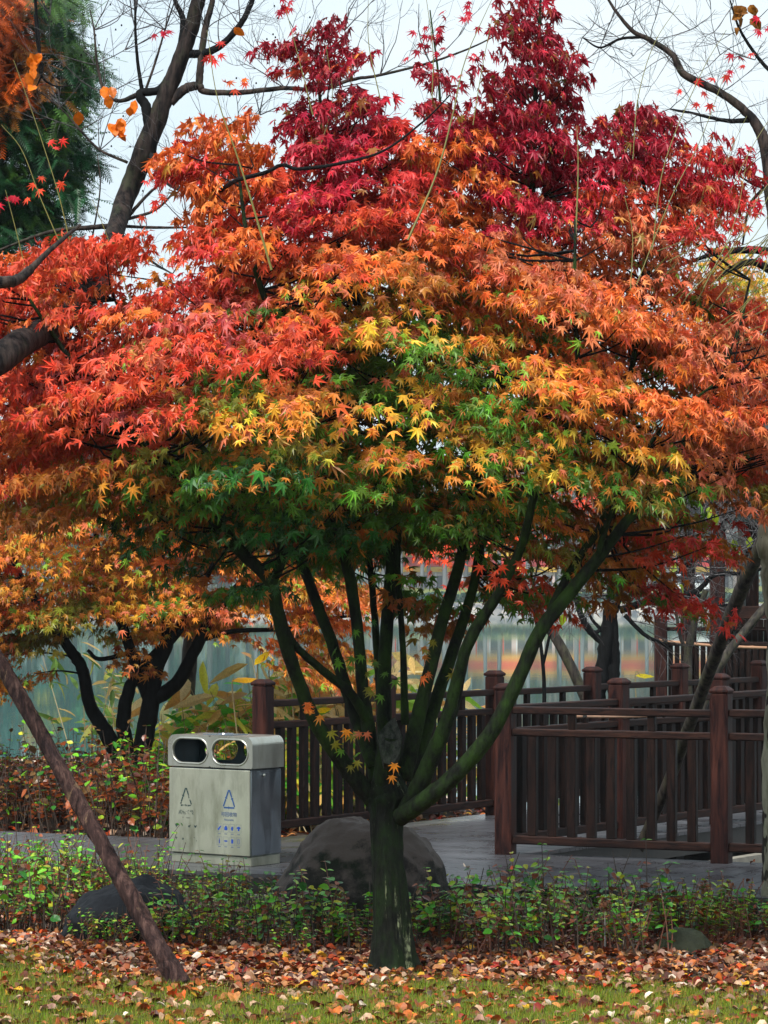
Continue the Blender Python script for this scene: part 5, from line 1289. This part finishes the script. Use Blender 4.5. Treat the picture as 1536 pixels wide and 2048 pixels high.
# ------------------------------------------------------------------ far shore
YF_ = 473.0; sF = F / YF_
def zf(py, Y=YF_): return HC - (py - HY) * Y / F
M_STONE, t_, b_ = mat('bank_stones'); b_.inputs['Roughness'].default_value = .9
vr = t_.nodes.new('ShaderNodeTexVoronoi'); vr.inputs['Scale'].default_value = 1.1; tcn = t_.nodes.new('ShaderNodeTexCoord'); t_.links.new(tcn.outputs['Object'], vr.inputs['Vector'])
t_.links.new(ramp(t_, vr.outputs['Color'], [(.2, (.06, .07, .08)), (.6, (.16, .155, .15)), (.9, (.42, .38, .32))]), b_.inputs['Base Color'])
g = Geo(); X0, X1 = -260, 260; nx = 300; xs = np.linspace(X0, X1, nx); prof = [(YF_ - 6, -1.6), (YF_, -.5), (YF_ + 2, .6), (YF_ + 4, 1.3)]
v = np.array([[x, y + rng.normal(0, .3), z + rng.normal(0, .12)] for y, z in prof for x in xs]); ii = np.arange(len(prof) - 1)[:, None] * nx; jj = np.arange(nx - 1)[None]
g.add(v, np.stack([ii + jj, ii + jj + 1, ii + nx + jj + 1, ii + nx + jj], -1).reshape(-1, 4)); tag(g.build('stone_bank', M_STONE), kind='structure')
M_FARLAWN, t_, b_ = mat('far_lawn'); b_.inputs['Roughness'].default_value = .95
t_.links.new(ramp(t_, noise_tex(t_, .15, 4), [(.3, (.10, .14, .03)), (.7, (.22, .24, .06))]), b_.inputs['Base Color'])
g = Geo(); g.add([[-480, YF_ + 4, 1.3], [480, YF_ + 4, 1.3], [480, YF_ + 16, 3.2], [-480, YF_ + 16, 3.2], [480, YF_ + 30, 4.4], [-480, YF_ + 30, 4.4], [480, 945, 6], [-480, 945, 6]], [[0, 1, 2, 3], [3, 2, 4, 5], [5, 4, 6, 7]]); tag(g.build('far_shore', M_FARLAWN), kind='structure')
def blob_leaves(g, c, r, n, size, col, var=.25, flat=1.0):
    d = unit(rng.normal(0, 1, (n, 3))) * (rng.uniform(.35, 1, (n, 1)) ** .5); p = np.array(c) + d * np.array(r)
    scatter(g, BROAD, p, rng.normal(0, 1, (n, 3)), d * .5 + rng.normal(0, .6, (n, 3)) + [0, 0, .4], size * rng.uniform(.6, 1.3, n), np.array(col) * np.exp(rng.normal(0, var, (n, 1))))
# clipped hedge along the far bank
g = Geo()
n = 16000; x = rng.uniform(-120, 120, n); p = np.stack([x, YF_ + 6 + rng.uniform(-1, 1.5, n), 1.4 + rng.uniform(0, 1.7, n) * (1 + .1 * np.sin(x * .8))], 1)
scatter(g, BROAD, p, rng.normal(0, 1, (n, 3)), rng.normal(0, .6, (n, 3)) + [0, -.6, .5], rng.uniform(.4, .9, n), lin((28, 74, 58)) * np.exp(rng.normal(0, .25, (n, 1))))
o = g.build('hedge', M_FARLEAF); tag(o, 'long dark green hedge above the stone bank on the far shore', 'hedge')
# far trees
M_FTRUNK = plain('far_grey_trunk', (.16, .17, .18), .9); M_FTRUNKD = plain('far_dark_trunk', (.05, .055, .05), .9)
def far_tree(cols, h, cr, label, group, tm, bare=False, low=.4):
    root = empty('far_tree', (0, 0, 0), label=label, cat='tree', group=group); g = Geo()
    tube(g, [[0, 0, -1], [.1, 0, h * .4], [0, 0, h * .9]], [.34, .26, .08], 8, 10)
    for k in range(9):
        z = h * rng.uniform(low, .8); az = rng.uniform(0, 6.28); l = cr * rng.uniform(.6, 1)
        tube(g, [[0, 0, z], [math.cos(az) * l * .5, math.sin(az) * l * .5, z + l * .4], [math.cos(az) * l, math.sin(az) * l, z + l * .7]], [.12, .07, .03], 5, 6, cap=False)
    g.build('trunk', tm, root)
    g = Geo(); nb = 16 if not bare else 8
    for k in range(nb):
        z = h * (low + (1 - low) * (k + .5) / nb); w_ = cr * math.sin(math.pi * min(1, (z / h - low) / (1 - low) * .8 + .15)) ; az = rng.uniform(0, 6.28); rr_ = w_ * rng.uniform(.1, .6)
        blob_leaves(g, (math.cos(az) * rr_, math.sin(az) * rr_, z), (w_ * .6, w_ * .6, h * .07), 170 if not bare else 40, .55, lin(cols[rng.integers(len(cols))]))
    g.build('crown', M_FARLEAF, root); return root
FG = 'autumn trees along the far shore of the lake'
FT = [far_tree([(30, 92, 62), (50, 112, 56), (18, 76, 58)], 17, 4.2, 'hazy dark green tree on the far shore', FG, M_FTRUNKD),
      far_tree([(150, 150, 50), (190, 160, 60), (100, 125, 50)], 15, 3.8, 'hazy olive yellow tree on the far shore', FG, M_FTRUNK),
      far_tree([(150, 90, 50), (130, 80, 50), (110, 84, 60)], 18, 3.2, 'hazy rust brown tree on the far shore', FG, M_FTRUNK),
      far_tree([(140, 130, 120), (120, 110, 100)], 15, 3.0, 'hazy thin grey tree almost bare on the far shore', FG, M_FTRUNK, True, .45),
      far_tree([(24, 104, 82), (16, 84, 72)], 21, 5.0, 'tall blue green tree on the far shore', FG, M_FTRUNKD, low=.15)]
fused = set()
for i in range(96):
    px = -360 + i * 23.5 + rng.normal(0, 7); Y = YF_ + rng.uniform(14, 34); x = (px - CX) * Y / F
    left_ = px < 480
    k = rng.choice(5, p=[.3, .2, .2, .05, .25]) if left_ else rng.choice(5, p=[.06, .14, .2, .55, .05])
    src = FT[k]; o = src if id(src) not in fused else copy_tree(src); fused.add(id(src)); s = rng.uniform(.8, 1.15)
    o.location = (x, Y, 1.3 + (Y - YF_ - 4) * .12); o.rotation_euler = (0, 0, rng.uniform(0, 6.28)); s *= 1.45 if px < 520 else 1.3; o.scale = (s, s, s)
# second, denser row behind, so that the far shore closes
g = Geo()
for i in range(150):
    x = -200 + i * 2.7 + rng.normal(0, 1); h = rng.uniform(8, 15) * (1.9 if x < -22 else 1.55); c = ([(28, 92, 74), (22, 80, 66), (40, 104, 70), (120, 120, 60), (130, 90, 56)] if x < -18 else [(70, 100, 80), (100, 110, 76), (130, 106, 80), (86, 104, 96)])[rng.integers(4 + (x < -18))]
    blob_leaves(g, (x, 545 + rng.uniform(-6, 10), h * .55 + 3), (3.6, 3, h * .55), 300, 1.1, lin(c), .2)
tag(g.build('far_wood', M_FARLEAF), kind='stuff')
# low pavilion building with coloured fascia on the far shore
M_PINK = plain('pale_pink_wall', (.62, .5, .5), .8); M_REDF = plain('red_fascia', (.8, .04, .03), .6); M_YELF = plain('yellow_fascia', (.85, .5, .03), .6); M_GLZ = plain('dark_window', (.06, .07, .09), .2); M_WHITE = plain('white_panel', (.75, .78, .82), .5)
def far_building(px0, px1, label, red):
    Y = 500.0; x0, x1 = (px0 - CX) * Y / F, (px1 - CX) * Y / F; zb = 3.8; root = empty('low_building', ((x0 + x1) / 2, Y, zb), label=label, cat='building', group=None); w_ = x1 - x0
    g = Geo(); box(g, [0, 5, 1.4], (w_, 10, 3.4)); g.build('wall', M_PINK, root)
    for z, h, m in ((3.55, .9, M_YELF), (4.9, 1.7, M_REDF if red else M_YELF), (6.3, 1.0, M_YELF)):
        g = Geo(); box(g, [0, -.3, z], (w_ + .6, .5, h)); g.build('fascia', m, root)
    g = Geo(); box(g, [0, 5, 6.5], (w_ + .5, 9.8, 1.2)); box(g, [0, 5, 4.6], (w_ - .2, 9.7, 3.0)); g.build('roof', M_BEAM, root)
    k = int(w_ / 2.4)
    for i in range(k):
        x = -w_ / 2 + (i + .5) * w_ / k; g = Geo(); box(g, [x, -.03, 1.3], (1.3, .06, 2.3)); g.build('window', M_GLZ, root)
        g = Geo(); box(g, [x - .85, -.05, 1.4], (.2, .1, 3.2)); g.build('pillar', M_REDF if i % 2 else M_WHITE, root)
far_building(560, 700, 'small pink walled building with red fascia on the far shore left of centre', True)
far_building(760, 1110, 'pink walled building with red and yellow fascia on the far shore', True)
far_building(1125, 1500, 'long pink walled building with red window pillars on the far shore at right', True)
# bus on the far bank
Y = 492.0; c = P(1385, 1150, Y); bus = empty('white_bus', (c[0], Y, 2.9), label='white bus parked on the far shore behind the twisted bare tree', cat='bus')
g = Geo(); box(g, [0, 0, 2.1], (7.6, 2.5, 2.9), bev=.25); g.build('body', M_WHITE, bus)
g = Geo(); box(g, [0, -1.27, 2.5], (6.8, .04, 1.0)); g.build('window', M_GLZ, bus)
for x in (-2.5, 2.4): g = Geo(); tube(g, [[x, -1.3, .5], [x, -1.0, .5]], [.5, .5], 16, 3); g.build('wheel', M_TIE, bus)
# hills
M_HILL, t_, b_ = mat('wooded_hill'); b_.inputs['Roughness'].default_value = 1
t_.links.new(ramp(t_, noise_tex(t_, .02, 6), [(.3, (.03, .07, .07)), (.7, (.09, .14, .12))]), b_.inputs['Base Color'])
g = Geo(); nx, ny = 160, 24; v = []
for j in range(ny):
    for i in range(nx):
        x = -420 + 840 * i / (nx - 1); y = 600 + 14 * j; t = math.sin(math.pi * j / (ny - 1)); hr = 22 + 66 * math.exp(-((x - 150) / 75) ** 2) + 12 * math.exp(-((x + 200) / 90) ** 2)
        v.append([x, y, 4 + hr * t * (1 + .12 * mnoise.noise(Vector((x * .025, y * .025, 0))) + .03 * mnoise.noise(Vector((x * .16, y * .16, 3))))])
ii = np.arange(ny - 1)[:, None] * nx; jj = np.arange(nx - 1)[None]; g.add(v, np.stack([ii + jj, ii + jj + 1, ii + nx + jj + 1, ii + nx + jj], -1).reshape(-1, 4)); tag(g.build('hills', M_HILL, smooth=True), kind='structure')
# yellow tree behind the right side

# ------------------------------------------------------------------ haze
HZ = .0003
mh = bpy.data.materials.new('haze_air'); mh.use_nodes = True; t = mh.node_tree; t.nodes.remove(t.nodes['Principled BSDF']); pv = t.nodes.new('ShaderNodeVolumePrincipled')
pv.inputs['Color'].default_value = (.90, .97, 1.0, 1); pv.inputs['Density'].default_value = HZ; pv.inputs['Anisotropy'].default_value = .2; t.links.new(pv.outputs[0], t.nodes['Material Output'].inputs['Volume'])
g = Geo(); box(g, [0, 465, 48.5], (1000, 990, 103)); o = g.build('haze', mh, colors=False); tag(o, kind='stuff')
